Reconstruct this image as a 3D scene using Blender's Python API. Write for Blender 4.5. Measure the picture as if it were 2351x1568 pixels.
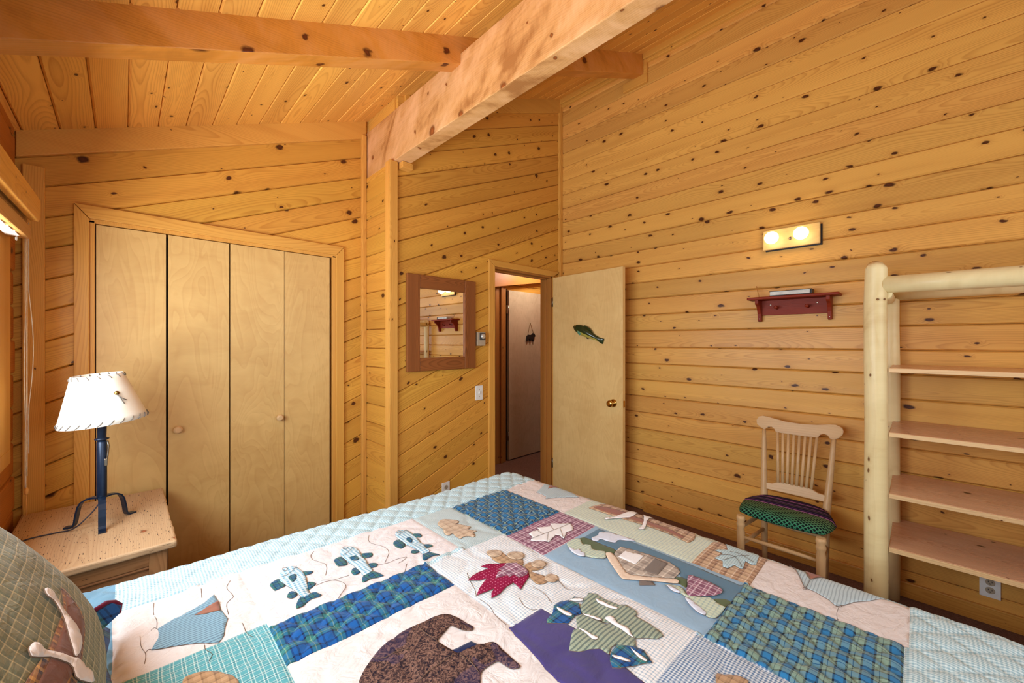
import bpy, bmesh, math, random
from mathutils import Vector, Matrix, noise
for o in list(bpy.data.objects): bpy.data.objects.remove(o)
SC = bpy.context.scene
COL = SC.collection
R = math.radians

# ------------------------------------------------------------------ camera, world, light, exposure
F_PX, YAW, EYE = 910.0, R(44.4), 1.42
cam_data = bpy.data.cameras.new('camera'); cam = bpy.data.objects.new('camera', cam_data); COL.objects.link(cam)
cam_data.sensor_width = 36.0; cam_data.lens = F_PX / 2351 * 36.0; cam_data.clip_start = 0.02
cam.location = (0, 0, EYE); cam.rotation_euler = (R(90), 0, -YAW)
SC.camera = cam
SC.view_settings.view_transform = 'Standard'; SC.view_settings.look = 'None'
SC.view_settings.gamma = 1.0; SC.view_settings.use_curve_mapping = False
SC.view_settings.exposure = 0.17
SC.cycles.max_bounces = 8; SC.cycles.diffuse_bounces = 5; SC.cycles.glossy_bounces = 3; SC.cycles.transparent_max_bounces = 6
SC.cycles.use_adaptive_sampling = True; SC.cycles.adaptive_threshold = 0.02; SC.cycles.use_denoising = True
world = bpy.data.worlds.new('sky'); SC.world = world; world.use_nodes = True
world.node_tree.nodes['Background'].inputs[0].default_value = (0.75, 0.88, 1.0, 1)
world.node_tree.nodes['Background'].inputs[1].default_value = 1.0
def area(name, loc, rot, sx, sy, power, color):
    d = bpy.data.lights.new(name, 'AREA'); d.shape = 'RECTANGLE'; d.size = sx; d.size_y = sy
    d.energy = power; d.color = color
    o = bpy.data.objects.new(name, d); COL.objects.link(o); o.location = loc; o.rotation_euler = rot
    return o
# daylight through the log wall window, plus added fill lights
area('daylight_window_left', (-0.62, 1.23, 1.46), (0, R(-73), 0), 0.98, 2.3, 96, (0.78, 0.90, 1.0))
area('ceiling_fill_left', (-1.02, 1.23, 0.60), (0, R(-150), 0), 0.8, 2.6, 165, (1.0, 0.98, 0.95))  # added upward fill in place of ground bounce, brightens ceiling and beam
area('fill_window_front', (1.45, -1.78, 1.75), (R(90), 0, 0), 2.0, 1.2, 26, (0.90, 0.96, 1.0))  # added fill light outside the unseen front window
hl = bpy.data.lights.new('hall_fill', 'POINT'); hl.energy = 19; hl.color = (1.0, 0.97, 0.90); hl.shadow_soft_size = 0.08  # added light to brighten the hall, no fixture there
hlo = bpy.data.objects.new('hall_fill', hl); COL.objects.link(hlo); hlo.location = (3.5, 2.95, 2.33)

# ------------------------------------------------------------------ colour and node helpers
def lin(v):
    v /= 255.0
    return v / 12.92 if v <= 0.04045 else ((v + 0.055) / 1.055) ** 2.4
def C(r, g, b): return (lin(r), lin(g), lin(b), 1.0)

class NT:
    def __init__(s, name):
        s.m = bpy.data.materials.new(name); s.m.use_nodes = True
        s.t = s.m.node_tree; s.t.nodes.clear()
        s.out = s.n('ShaderNodeOutputMaterial'); s.b = s.n('ShaderNodeBsdfPrincipled')
        s.l(s.b.outputs[0], s.out.inputs[0])
    def n(s, k, **kw):
        x = s.t.nodes.new(k)
        for a, v in kw.items(): setattr(x, a, v)
        return x
    def l(s, a, b): s.t.links.new(a, b)
    def put(s, sock, v):
        if hasattr(v, 'is_linked') or isinstance(v, bpy.types.NodeSocket): s.l(v, sock)
        else: sock.default_value = v
    def ma(s, op, a, b=0.0, c=None, clamp=False):
        x = s.n('ShaderNodeMath', operation=op, use_clamp=clamp)
        s.put(x.inputs[0], a); s.put(x.inputs[1], b)
        if c is not None: s.put(x.inputs[2], c)
        return x.outputs[0]
    def vec(s, x, y, z=0.0):
        k = s.n('ShaderNodeCombineXYZ')
        s.put(k.inputs[0], x); s.put(k.inputs[1], y); s.put(k.inputs[2], z)
        return k.outputs[0]
    def uv(s):
        k = s.n('ShaderNodeUVMap', uv_map='uv'); q = s.n('ShaderNodeSeparateXYZ'); s.l(k.outputs[0], q.inputs[0])
        return q.outputs[0], q.outputs[1]
    def noise(s, v, scale=1.0, detail=2.0, rough=0.5, dist=0.0):
        k = s.n('ShaderNodeTexNoise'); s.l(v, k.inputs['Vector'])
        k.inputs['Scale'].default_value = scale; k.inputs['Detail'].default_value = detail
        k.inputs['Roughness'].default_value = rough; k.inputs['Distortion'].default_value = dist
        return k.outputs[0]
    def ramp(s, f, stops, interp='LINEAR'):
        k = s.n('ShaderNodeValToRGB'); k.color_ramp.interpolation = interp
        e = k.color_ramp.elements
        while len(e) < len(stops): e.new(0.5)
        for q, (p, c) in zip(e, stops):
            q.position = p; q.color = c if len(c) == 4 else (*c, 1)
        s.put(k.inputs[0], f)
        return k.outputs[0]
    def mix(s, f, a, b, blend='MIX'):
        k = s.n('ShaderNodeMix', data_type='RGBA', blend_type=blend)
        s.put(k.inputs[0], f); s.put(k.inputs[6], a); s.put(k.inputs[7], b)
        return k.outputs[2]
    def attr(s, name):
        k = s.n('ShaderNodeAttribute', attribute_name=name); return k.outputs['Fac']
    def bump(s, h, strength=0.3, dist=0.002):
        k = s.n('ShaderNodeBump'); k.inputs['Strength'].default_value = strength
        k.inputs['Distance'].default_value = dist; s.l(h, k.inputs['Height']); s.l(k.outputs[0], s.b.inputs['Normal'])
    def fin(s, color, rough=0.5, metal=0.0, spec=0.5):
        s.put(s.b.inputs['Base Color'], color); s.put(s.b.inputs['Roughness'], rough)
        s.b.inputs['Metallic'].default_value = metal; s.b.inputs['Specular IOR Level'].default_value = spec
        return s.m

def simple(name, c, rough=0.5, metal=0.0, spec=0.5, var=0.06, scale=30):
    t = NT(name); k = t.n('ShaderNodeTexCoord')
    f = t.noise(k.outputs['Object'], scale, 3)
    d = tuple(max(0, x * (1 - var * 3)) for x in c[:3]) + (1,)
    l = tuple(min(1, x * (1 + var)) for x in c[:3]) + (1,)
    return t.fin(t.ramp(f, [(0.3, d), (0.7, l)]), rough, metal, spec)

def wood(name, light, dark, ring=150.0, contrast=0.55, knots=0.5, ksize=1.0, rough=0.42, tint=0.22, hue=0.008, blotch=0.0, kx=5.5, ky=8.0,
         knotc=C(58, 29, 12), wear=0.0, spec=0.22, streak=0.25):
    t = NT(name); u, v = t.uv(); r = t.attr('rnd')
    fr = lambda k: t.ma('FRACT', t.ma('MULTIPLY', r, k))
    n1 = t.noise(t.vec(t.ma('MULTIPLY', u, 1.6), t.ma('MULTIPLY', v, 7.0), t.ma('MULTIPLY', r, 37.0)), 1.0, 2.0)
    n2 = t.noise(t.vec(t.ma('MULTIPLY', u, 0.9), t.ma('MULTIPLY', r, 51.0)), 1.0, 1.0)
    vv = t.ma('ADD', t.ma('ADD', v, t.ma('MULTIPLY', t.ma('SUBTRACT', fr(13.7), 0.5), 0.14)),
              t.ma('MULTIPLY', t.ma('SUBTRACT', n1, 0.5), 0.05))
    dd = t.ma('ADD', t.ma('MULTIPLY', fr(7.31), 0.10), t.ma('MULTIPLY', t.ma('SUBTRACT', n2, 0.5), 0.16))
    rad = t.ma('SQRT', t.ma('ADD', t.ma('MULTIPLY', vv, vv), t.ma('MULTIPLY', dd, dd)))
    vo = t.n('ShaderNodeTexVoronoi', voronoi_dimensions='2D')
    wob = t.ma('MULTIPLY', t.ma('SUBTRACT', t.noise(t.vec(t.ma('MULTIPLY', u, 28.0), t.ma('MULTIPLY', v, 40.0), r), 1.0, 1.0), 0.5), 0.13)
    t.l(t.vec(t.ma('ADD', t.ma('MULTIPLY', u, kx), t.ma('ADD', wob, t.ma('MULTIPLY', r, 61.0))),
              t.ma('ADD', t.ma('MULTIPLY', v, ky), t.ma('ADD', wob, t.ma('MULTIPLY', r, 43.0)))), vo.inputs['Vector'])
    vo.inputs['Scale'].default_value = 1.0
    sc = t.n('ShaderNodeSeparateColor'); t.l(vo.outputs['Color'], sc.inputs[0])
    act = t.ma('LESS_THAN', sc.outputs[0], knots)
    kr = t.ma('MULTIPLY', t.ma('ADD', t.ma('MULTIPLY', t.ma('POWER', sc.outputs[1], 1.7), 0.15), 0.030), ksize)
    rel = t.ma('DIVIDE', vo.outputs['Distance'], kr)
    km = t.ma('MULTIPLY', act, t.ma('SUBTRACT', 1.0, t.ma('DIVIDE', t.ma('SUBTRACT', rel, 0.65), 0.5, clamp=True), clamp=True))
    halo = t.ma('MULTIPLY', act, t.ma('POWER', t.ma('SUBTRACT', 1.0, t.ma('DIVIDE', rel, 4.0, clamp=True), clamp=True), 2.0))
    rad = t.ma('ADD', rad, t.ma('MULTIPLY', halo, 0.022))
    line = t.ramp(t.ma('FRACT', t.ma('MULTIPLY', rad, ring)), [(0.0, (0, 0, 0)), (0.45, (.1, .1, .1)), (0.88, (1, 1, 1)), (1.0, (0, 0, 0))])
    fib = t.noise(t.vec(t.ma('MULTIPLY', u, 5.0), t.ma('MULTIPLY', v, 210.0), t.ma('MULTIPLY', r, 17.0)), 1.0, 2.0)
    band = t.noise(t.vec(t.ma('MULTIPLY', u, 0.7), t.ma('MULTIPLY', v, 16.0), t.ma('MULTIPLY', r, 29.0)), 1.0, 2.0)
    f = t.ma('ADD', t.ma('MULTIPLY', line, contrast), t.ma('ADD', t.ma('MULTIPLY', t.ma('SUBTRACT', fib, 0.45), streak),
             t.ma('MULTIPLY', t.ma('SUBTRACT', band, 0.5), 0.8)), clamp=True)
    col = t.mix(f, light, dark)
    tv = t.ma('ADD', 1.0, t.ma('MULTIPLY', t.ma('SUBTRACT', fr(91.3), 0.55), tint * 2))
    hs = t.n('ShaderNodeHueSaturation'); t.l(col, hs.inputs['Color']); t.l(tv, hs.inputs['Value'])
    t.l(t.ma('ADD', 0.5, t.ma('MULTIPLY', t.ma('SUBTRACT', fr(53.1), 0.5), hue)), hs.inputs['Hue'])
    col = hs.outputs[0]
    if blotch:
        bn = t.noise(t.vec(t.ma('ADD', t.ma('MULTIPLY', u, 5.0), t.ma('MULTIPLY', v, 5.0)), t.ma('SUBTRACT', t.ma('MULTIPLY', v, 3.0), u), r), 1.0, 3.0, 0.6, 0.5)
        sn = t.noise(t.vec(t.ma('MULTIPLY', u, 46.0), t.ma('MULTIPLY', v, 12.0), r), 1.0, 3.0, 0.7)
        bb = t.ramp(t.ma('ADD', t.ma('MULTIPLY', bn, 0.8), t.ma('MULTIPLY', sn, 0.2)), [(0.46, (0, 0, 0)), (0.64, (1, 1, 1))])
        bd_ = t.ramp(t.ma('ADD', t.ma('MULTIPLY', bn, 0.85), t.ma('MULTIPLY', sn, 0.15)), [(0.34, (1, 1, 1)), (0.45, (0, 0, 0))])
        col = t.mix(t.ma('MULTIPLY', bd_, blotch), col, dark)
        col = t.mix(t.ma('MULTIPLY', bb, blotch), col, tuple(min(1, x * 1.12 + .10) for x in light[:3]) + (1,))
    col = t.mix(t.ma('MULTIPLY', halo, 0.45), col, dark)
    kc = t.mix(t.ma('DIVIDE', rel, 0.9, clamp=True), (knotc[0] * 2.6, knotc[1] * 2.3, knotc[2] * 2.0, 1), knotc)
    col = t.mix(km, col, kc)
    if wear:
        w = t.noise(t.vec(t.ma('MULTIPLY', u, 34.0), t.ma('MULTIPLY', v, 230.0)), 1.0, 2.0)
        reg = t.noise(t.vec(t.ma('MULTIPLY', u, 6.0), t.ma('MULTIPLY', v, 14.0)), 1.0, 2.0)
        sp = t.ma('MULTIPLY', t.ma('GREATER_THAN', w, 0.655), t.ma('GREATER_THAN', reg, 1.0 - wear))
        col = t.mix(sp, col, C(60, 38, 26))
    t.bump(t.ma('ADD', t.ma('MULTIPLY', fib, 0.6), line), 0.12, 0.0012)
    return t.fin(col, t.ma('ADD', rough, t.ma('MULTIPLY', t.ma('SUBTRACT', fib, 0.5), 0.15)), 0, spec)

def ply(name, light, dark, rough=0.4):
    t = NT(name); u, v = t.uv(); r = t.attr('rnd')
    a = t.noise(t.vec(t.ma('MULTIPLY', u, 1.3), t.ma('MULTIPLY', v, 5.0), t.ma('MULTIPLY', r, 31.0)), 1.0, 2.0, 0.5, 0.6)
    ln = t.ramp(t.ma('FRACT', t.ma('MULTIPLY', a, 17.0)), [(0, (0, 0, 0)), (0.75, (.6, .6, .6)), (0.9, (1, 1, 1)), (1, (0, 0, 0))])
    fig = t.noise(t.vec(t.ma('MULTIPLY', u, 9.0), t.ma('MULTIPLY', v, 5.0), t.ma('MULTIPLY', r, 11.0)), 1.0, 3.0, 0.6, 1.0)
    big = t.noise(t.vec(t.ma('MULTIPLY', u, 1.5), t.ma('MULTIPLY', v, 3.0), t.ma('MULTIPLY', r, 7.0)), 1.0, 3.0)
    f = t.ma('ADD', t.ma('MULTIPLY', ln, 0.22), t.ma('ADD', t.ma('MULTIPLY', t.ma('SUBTRACT', fig, 0.35), 0.7), t.ma('MULTIPLY', t.ma('SUBTRACT', big, 0.5), 0.9)), clamp=True)
    return t.fin(t.mix(f, light, dark), rough, 0, 0.4)

def plaid(name, us, up, vs, vp, rough=0.9, crease=0.35, mix=0.5, blotch=0.10):
    """woven cloth: us / vs are (width, colour) bands repeated with period up / vp metres"""
    t = NT(name); u, v = t.uv()
    def bands(co, bs, per):
        tot = sum(w for w, _ in bs); p = 0; st = []
        for w, c in bs: st.append((p / tot, c)); p += w
        return t.ramp(t.ma('FRACT', t.ma('DIVIDE', co, per)), st, 'CONSTANT')
    wob = t.ma('MULTIPLY', t.ma('SUBTRACT', t.noise(t.vec(u, v), 7.0, 2.0), 0.5), 0.012)
    a = bands(t.ma('ADD', u, wob), us, up) if len(us) > 1 else us[0][1]
    b = bands(t.ma('ADD', v, wob), vs, vp) if len(vs) > 1 else vs[0][1]
    col = t.mix(mix, a, b)
    bl = t.noise(t.vec(u, v), 9.0, 4.0)
    hs = t.n('ShaderNodeHueSaturation'); t.l(col, hs.inputs['Color'])
    t.l(t.ma('ADD', 1.0, t.ma('MULTIPLY', t.ma('SUBTRACT', bl, 0.5), blotch * 2)), hs.inputs['Value'])
    wr = t.noise(t.vec(t.ma('MULTIPLY', u, 22.0), t.ma('MULTIPLY', v, 30.0)), 1.0, 3.0, 0.55, 0.8)
    we = t.noise(t.vec(u, v), 900.0, 1.0)
    t.bump(t.ma('ADD', wr, t.ma('MULTIPLY', we, 0.06)), crease, 0.012)
    t.b.inputs['Sheen Weight'].default_value = 0.15
    return t.fin(hs.outputs[0], rough, 0, 0.15)
def cloth(name, c, crease=0.35, blotch=0.10): return plaid(name, [(1, c)], 1, [(1, c)], 1, crease=crease, blotch=blotch)

def metal(name, c, rough=0.3, m=1.0): return simple(name, c, rough, m, 0.5, 0.03, 60)

# ------------------------------------------------------------------ materials
M = {}
M['wall'] = wood('knotty_pine_panelling', C(212, 155, 66), C(158, 93, 28), ring=170, contrast=0.40, knots=0.5, ksize=0.80, rough=0.34, tint=0.09)
M['wall_side'] = wood('rough_sawn_pine_panelling', C(222, 166, 84), C(168, 104, 42), ring=190, contrast=0.38, knots=0.66, ksize=0.66, rough=0.36, tint=0.12, kx=5.0, ky=9)
M['ceil'] = wood('pine_ceiling_boards', C(238, 180, 90), C(186, 116, 44), ring=150, contrast=0.45, knots=0.5, ksize=0.5, rough=0.34, tint=0.08)
M['beam'] = wood('rough_fir_beam', C(204, 154, 98), C(146, 92, 46), ring=110, contrast=0.2, knots=0.5, ksize=1.2, rough=0.40, tint=0.02, hue=0.0, blotch=0.75, kx=6.5, ky=5.5, knotc=C(104, 60, 30), streak=0.5)
M['rafter'] = wood('orange_fir_rafter', C(204, 136, 56), C(136, 78, 24), ring=110, contrast=0.22, knots=0.5, ksize=1.5, rough=0.40, tint=0.02, hue=0.0, blotch=0.3, kx=4.5, ky=5.0, knotc=C(70, 32, 12), streak=0.4)
M['log'] = wood('squared_log_wall', C(182, 112, 40), C(118, 62, 16), ring=120, contrast=0.4, knots=0.4, ksize=0.9, rough=0.5, tint=0.12)
M['trim'] = wood('pine_trim', C(216, 160, 76), C(174, 108, 38), ring=170, contrast=0.38, knots=0.15, ksize=0.3, rough=0.34, tint=0.05)
M['ply'] = ply('birch_plywood', C(228, 192, 126), C(194, 146, 82))
M['ply_closet'] = ply('closet_birch_plywood', C(212, 174, 108), C(174, 126, 62))
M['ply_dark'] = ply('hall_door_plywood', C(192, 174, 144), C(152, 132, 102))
M['jamb'] = wood('door_jamb_fir', C(180, 116, 54), C(132, 76, 30), ring=200, contrast=0.4, knots=0.15, ksize=0.6)
M['peel'] = wood('peeled_log', C(234, 214, 160), C(190, 150, 90), ring=60, contrast=0.12, knots=0.8, ksize=0.62, rough=0.34, tint=0.03, hue=0, blotch=0.32, kx=6.5, ky=14, knotc=C(96, 66, 38), streak=0.12)
M['shelf'] = wood('red_pine_shelf', C(222, 176, 138), C(178, 122, 84), ring=160, contrast=0.5, knots=0.45, ksize=0.8, rough=0.26, tint=0.06)
M['shelf_edge'] = wood('pale_shelf_edge', C(226, 190, 140), C(190, 146, 96), ring=160, contrast=0.4, knots=0.2, ksize=0.4, rough=0.42, tint=0.05)
M['maple'] = wood('worn_maple', C(208, 170, 122), C(158, 114, 72), ring=90, contrast=0.14, knots=0.0, rough=0.34, tint=0.06, hue=0, streak=0.2)
M['stand'] = wood('distressed_pine', C(192, 160, 122), C(154, 116, 80), ring=160, contrast=0.30, knots=0.2, ksize=0.6, rough=0.55, tint=0.03, hue=0, wear=0.60, knotc=C(108, 62, 40))
M['stand_body'] = wood('antique_pine', C(178, 128, 84), C(128, 82, 48), ring=160, contrast=0.4, knots=0.12, ksize=0.7, rough=0.5, tint=0.08, wear=0.3)
M['walnut'] = wood('walnut_frame', C(142, 84, 42), C(90, 48, 22), ring=220, contrast=0.5, knots=0.0, rough=0.40, tint=0.10, hue=0)
M['redwood'] = wood('oxblood_painted_wood', C(134, 46, 22), C(100, 32, 16), ring=200, contrast=0.25, knots=0.0, rough=0.5, tint=0.04, hue=0, spec=0.2)
M['carpet'] = simple('brown_carpet', C(128, 96, 82), 0.95, 0, 0.1, 0.12, 160)
M['dark'] = simple('dark_gap', C(30, 18, 10), 0.8)
M['iron'] = simple('wrought_iron', C(24, 42, 66), 0.28, 0.35, 0.6, 0.05, 40)  # blue reflection of the window sky is put into the base colour
M['brass'] = metal('brass', C(200, 160, 84), 0.22)
M['steel'] = metal('hinge_steel', C(150, 140, 124), 0.35)
M['white_plastic'] = simple('white_plastic', C(232, 230, 224), 0.35, 0, 0.5, 0.02)
M['taupe_plastic'] = simple('taupe_plastic', C(176, 160, 136), 0.45, 0, 0.5, 0.02)
M['grey_plastic'] = simple('charcoal_plastic', C(70, 68, 66), 0.4, 0, 0.5, 0.02)
M['silver'] = simple('silver_dial', C(210, 206, 196), 0.25, 0.5)
M['cord'] = simple('white_cord', C(226, 216, 196), 0.7)
M['black_cord'] = simple('dark_power_cord', C(38, 34, 48), 0.45)
M['leather'] = simple('grey_leather_lace', C(120, 112, 104), 0.7)
M['bead'] = metal('bronze_bead', C(140, 110, 60), 0.25)
M['paper'] = simple('page_edges', C(222, 222, 212), 0.8)
M['black_cover'] = simple('black_cover', C(34, 30, 28), 0.5)
M['twig'] = simple('twig_stick', C(190, 130, 62), 0.7)
M['slat'] = wood('blind_slat_wood', C(206, 150, 84), C(160, 104, 48), ring=220, contrast=0.3, knots=0.0, rough=0.35)
M['black_wood'] = simple('black_painted_wood', C(24, 22, 22), 0.5)
M['twine'] = simple('jute_twine', C(150, 118, 76), 0.9)
M['fish_green'] = simple('glossy_green_paint', C(44, 58, 28), 0.18, 0, 0.6, 0.1)
M['fish_yellow'] = simple('yellow_belly_paint', C(176, 164, 74), 0.25)
M['fish_teal'] = simple('teal_fin_paint', C(92, 140, 112), 0.3)
M['fish_eye'] = simple('eye_paint', C(196, 150, 50), 0.2)
t = NT('lampshade_parchment'); k = t.n('ShaderNodeTexCoord')
M['shade'] = t.fin(t.ramp(t.noise(k.outputs['Object'], 12, 3), [(0.3, C(236, 226, 208)), (0.7, C(244, 238, 224))]), 0.75, 0, 0.2)
t = NT('mirror_glass'); M['mirror'] = t.fin((0.93, 0.93, 0.92, 1), 0.015, 1.0)
t = NT('window_glass'); tr = t.n('ShaderNodeBsdfTransparent'); gl = t.n('ShaderNodeBsdfGlossy'); gl.inputs['Roughness'].default_value = 0.02
mx = t.n('ShaderNodeMixShader'); mx.inputs[0].default_value = 0.05
t.l(tr.outputs[0], mx.inputs[1]); t.l(gl.outputs[0], mx.inputs[2]); t.l(mx.outputs[0], t.out.inputs[0]); M['glass'] = t.m
t = NT('lit_globe_bulb'); em = t.n('ShaderNodeEmission'); em.inputs[0].default_value = (1.0, 0.80, 0.52, 1); em.inputs[1].default_value = 8
t.l(em.outputs[0], t.out.inputs[0]); M['bulb'] = t.m
# quilt cloths
W_, NV, BL, GR = C(232, 230, 226), C(12, 28, 62), C(18, 84, 150), C(50, 116, 116)
M['q_cream'] = cloth('cream_cotton', C(222, 214, 210), 0.6)
M['q_cream2'] = plaid('white_windowpane', [(12, C(224, 216, 214)), (1, C(190, 190, 204))], .022, [(12, C(224, 216, 214)), (1, C(206, 204, 212))], .022, crease=0.45)
M['q_border'] = plaid('pale_blue_gingham', [(1, C(212, 232, 234)), (1, C(128, 170, 186))], .0085, [(1, C(214, 234, 236)), (1, C(162, 198, 208))], .0085, crease=0.25)
M['q_solid'] = cloth('slate_blue_cotton', C(110, 152, 176), 0.5)
M['q_bind'] = cloth('grey_blue_binding', C(112, 132, 154), 0.4)
M['q_tartan'] = plaid('blue_green_tartan', [(5, BL), (1, NV), (2, GR), (.5, C(130, 160, 120)), (2, GR), (1, NV), (2.2, BL), (1.2, NV)], .062,
                      [(5, BL), (1, NV), (2, GR), (.5, C(130, 160, 120)), (2, GR), (1, NV), (2.2, BL), (1.2, NV)], .062, crease=0.3)
M['q_tartan2'] = plaid('teal_black_tartan', [(3, C(120, 152, 140)), (.4, C(30, 44, 54)), (1.5, C(130, 160, 146)), (1.2, C(20, 26, 40)), (3.5, C(44, 116, 164)), (1.2, C(20, 26, 40))], .043,
                       [(3, C(136, 160, 138)), (.4, C(40, 60, 66)), (2, C(136, 164, 146)), (1.2, C(24, 34, 48)), (4, C(46, 118, 168)), (1.0, C(24, 34, 48))], .046, crease=0.3)
M['q_small'] = plaid('small_blue_plaid', [(3, C(40, 110, 156)), (1, C(22, 48, 80)), (1, C(150, 168, 140)), (1, C(22, 48, 80))], .034,
                     [(3, C(34, 104, 150)), (1, C(22, 48, 80)), (.7, C(150, 168, 140)), (1, C(22, 48, 80))], .034, crease=0.25)
M['q_teal'] = plaid('teal_check', [(6, C(84, 158, 168)), (1, C(206, 226, 218)), (2, C(60, 130, 142)), (1, C(206, 226, 218))], .021,
                    [(6, C(92, 166, 174)), (1, C(206, 226, 218)), (2, C(60, 130, 142)), (1, C(206, 226, 218))], .021)
M['q_fine'] = plaid('fine_grey_blue_check', [(1, C(212, 222, 218)), (1, C(132, 164, 174))], .006, [(1, C(212, 222, 218)), (1, C(146, 176, 184))], .006, crease=0.2)
M['q_mauve'] = plaid('mauve_plaid', [(4, C(128, 76, 100)), (1, C(226, 206, 212)), (2, C(150, 96, 118)), (1, C(216, 190, 200))], .034,
                     [(4, C(122, 70, 94)), (1, C(226, 206, 212)), (2, C(150, 96, 118)), (.8, C(216, 190, 200))], .034, crease=0.25)
M['q_camp'] = plaid('white_blue_check', [(2, C(238, 238, 236)), (1, C(156, 180, 200))], .0095, [(2, C(238, 238, 236)), (1, C(176, 194, 206))], .0095, crease=0.35)
M['q_sage'] = plaid('sage_check', [(3, C(206, 216, 194)), (1, C(160, 182, 180))], .0125, [(3, C(210, 218, 196)), (1, C(166, 186, 186))], .0125, crease=0.25)
M['q_brown'] = plaid('brown_plaid', [(3, C(196, 164, 128)), (1, C(112, 80, 58)), (2, C(160, 122, 90)), (.6, C(236, 214, 186)), (2, C(138, 102, 74))], .048,
                     [(3, C(206, 176, 140)), (1, C(120, 86, 62)), (2, C(170, 132, 98)), (.6, C(236, 214, 186))], .04, crease=0.25)
M['q_lake'] = cloth('light_denim', C(146, 178, 202), 0.2, 0.08)
M['q_sky'] = cloth('dark_denim', C(88, 122, 144), 0.2, 0.12)
M['q_purple'] = cloth('purple_cotton', C(70, 60, 116), 0.3, 0.25)
M['q_ging'] = plaid('navy_gingham', [(1, C(214, 222, 226)), (1, C(84, 116, 156))], .0085, [(1, C(214, 222, 226)), (1, C(92, 124, 160))], .0085, crease=0.25)
M['a_stripe'] = plaid('grey_blue_stripe', [(1, C(118, 156, 172))], 1, [(2, C(132, 168, 184)), (1, C(86, 104, 124))], .009, mix=0.75, crease=0.2)
M['a_stripe2'] = plaid('pale_grey_blue_stripe', [(1, C(176, 198, 204))], 1, [(2, C(186, 206, 212)), (1, C(146, 164, 174))], .009, mix=0.75, crease=0.2)
M['a_check'] = plaid('blue_white_check', [(1, C(220, 232, 234)), (1, C(104, 158, 184))], .012, [(1, C(220, 232, 234)), (1, C(120, 168, 190))], .012, crease=0.2)
M['a_leafblue'] = plaid('ice_blue_check', [(2, C(190, 216, 220)), (.7, C(104, 140, 156))], .0075, [(2, C(190, 216, 220)), (.7, C(112, 148, 162))], .0075, crease=0.2)
M['a_rust'] = cloth('rust_cotton', C(150, 98, 78), 0.2)
M['a_tartan'] = plaid('dark_teal_tartan', [(4, C(26, 84, 118)), (1, C(14, 30, 50)), (3, C(54, 108, 100)), (1, C(14, 30, 50))], .024,
                      [(4, C(26, 84, 118)), (1, C(14, 30, 50)), (3, C(54, 108, 100)), (1, C(14, 30, 50))], .024, crease=0.2)
M['a_beige'] = plaid('beige_plaid', [(4, C(200, 176, 148)), (1, C(150, 122, 96)), (2, C(180, 154, 126))], .03, [(4, C(204, 182, 154)), (1, C(156, 128, 102)), (2, C(184, 158, 130))], .03, crease=0.25)
M['a_log'] = plaid('tan_plaid', [(4, C(186, 150, 112)), (1, C(120, 90, 62)), (2, C(160, 126, 90))], .022, [(4, C(190, 154, 116)), (1, C(126, 96, 68)), (2, C(164, 130, 94))], .022, crease=0.25)
M['a_white'] = cloth('white_cotton', C(236, 236, 236), 0.2)
M['a_lav'] = cloth('lavender_white_cotton', C(214, 222, 236), 0.2)
t = NT('crimson_dotted_cotton'); u, v = t.uv(); vo = t.n('ShaderNodeTexVoronoi', voronoi_dimensions='2D'); t.l(t.vec(u, v), vo.inputs['Vector'])
vo.inputs['Scale'].default_value = 85; vo.inputs['Randomness'].default_value = 0.2
M['a_crimson'] = t.fin(t.mix(t.ma('LESS_THAN', vo.outputs['Distance'], 0.16), C(142, 26, 66), C(206, 120, 150)), 0.9, 0, 0.15)
t = NT('brown_swirl_print'); u, v = t.uv()
sw = t.noise(t.vec(u, v), 75.0, 4.0, 0.65, 2.2); big = t.noise(t.vec(u, v), 8.0, 2.0)
M['a_bear'] = t.fin(t.mix(t.ma('MULTIPLY', t.ma('GREATER_THAN', big, 0.56), 0.35), t.ramp(sw, [(0.38, C(30, 26, 38)), (0.47, C(70, 50, 46)), (0.6, C(132, 100, 86))]), C(58, 54, 92)), 0.9, 0, 0.15)
M['a_navy'] = cloth('navy_cotton', C(22, 32, 70), 0.3)
M['a_olive'] = cloth('olive_cotton', C(84, 98, 58), 0.2)
M['a_green'] = plaid('pale_green_check', [(3, C(196, 210, 184)), (1, C(144, 170, 168))], .013, [(3, C(200, 212, 188)), (1, C(150, 176, 172))], .013, crease=0.2)
M['a_house'] = plaid('taupe_plaid', [(3, C(186, 172, 156)), (1, C(118, 108, 100)), (2, C(160, 146, 132)), (.6, C(230, 222, 206))], .05, [(3, C(190, 176, 160)), (1, C(124, 114, 106)), (2, C(164, 150, 136)), (.6, C(230, 222, 206))], .05, crease=0.2)
M['a_door'] = cloth('grey_brown_cotton', C(120, 108, 98), 0.2)
M['a_peach'] = cloth('peach_cotton', C(226, 204, 180), 0.25)
M['a_pine'] = plaid('sage_stripe', [(1, C(150, 162, 138))], 1, [(1.4, C(160, 170, 146)), (1, C(88, 104, 100))], .0115, mix=0.8, crease=0.25)
M['a_stitch'] = simple('brown_stitching', C(112, 88, 70), 0.9)
M['sham'] = plaid('olive_plaid', [(5, C(124, 126, 96)), (1, C(204, 192, 150)), (3, C(96, 106, 84))], .022, [(5, C(128, 130, 100)), (1, C(204, 192, 150)), (3, C(100, 110, 88))], .022, crease=0.4)
M['sham_canoe'] = cloth('canoe_brown_cotton', C(112, 66, 44), 0.3, 0.3)
M['sham_plaid'] = plaid('canoe_gunwale_plaid', [(2, C(126, 78, 44)), (1, C(60, 34, 24)), (1, C(190, 140, 70))], .028, [(2, C(126, 78, 44)), (1, C(60, 34, 24)), (1, C(190, 140, 70))], .028, crease=0.3)
M['burgundy'] = cloth('burgundy_piping', C(104, 24, 54), 0.2)
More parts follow.
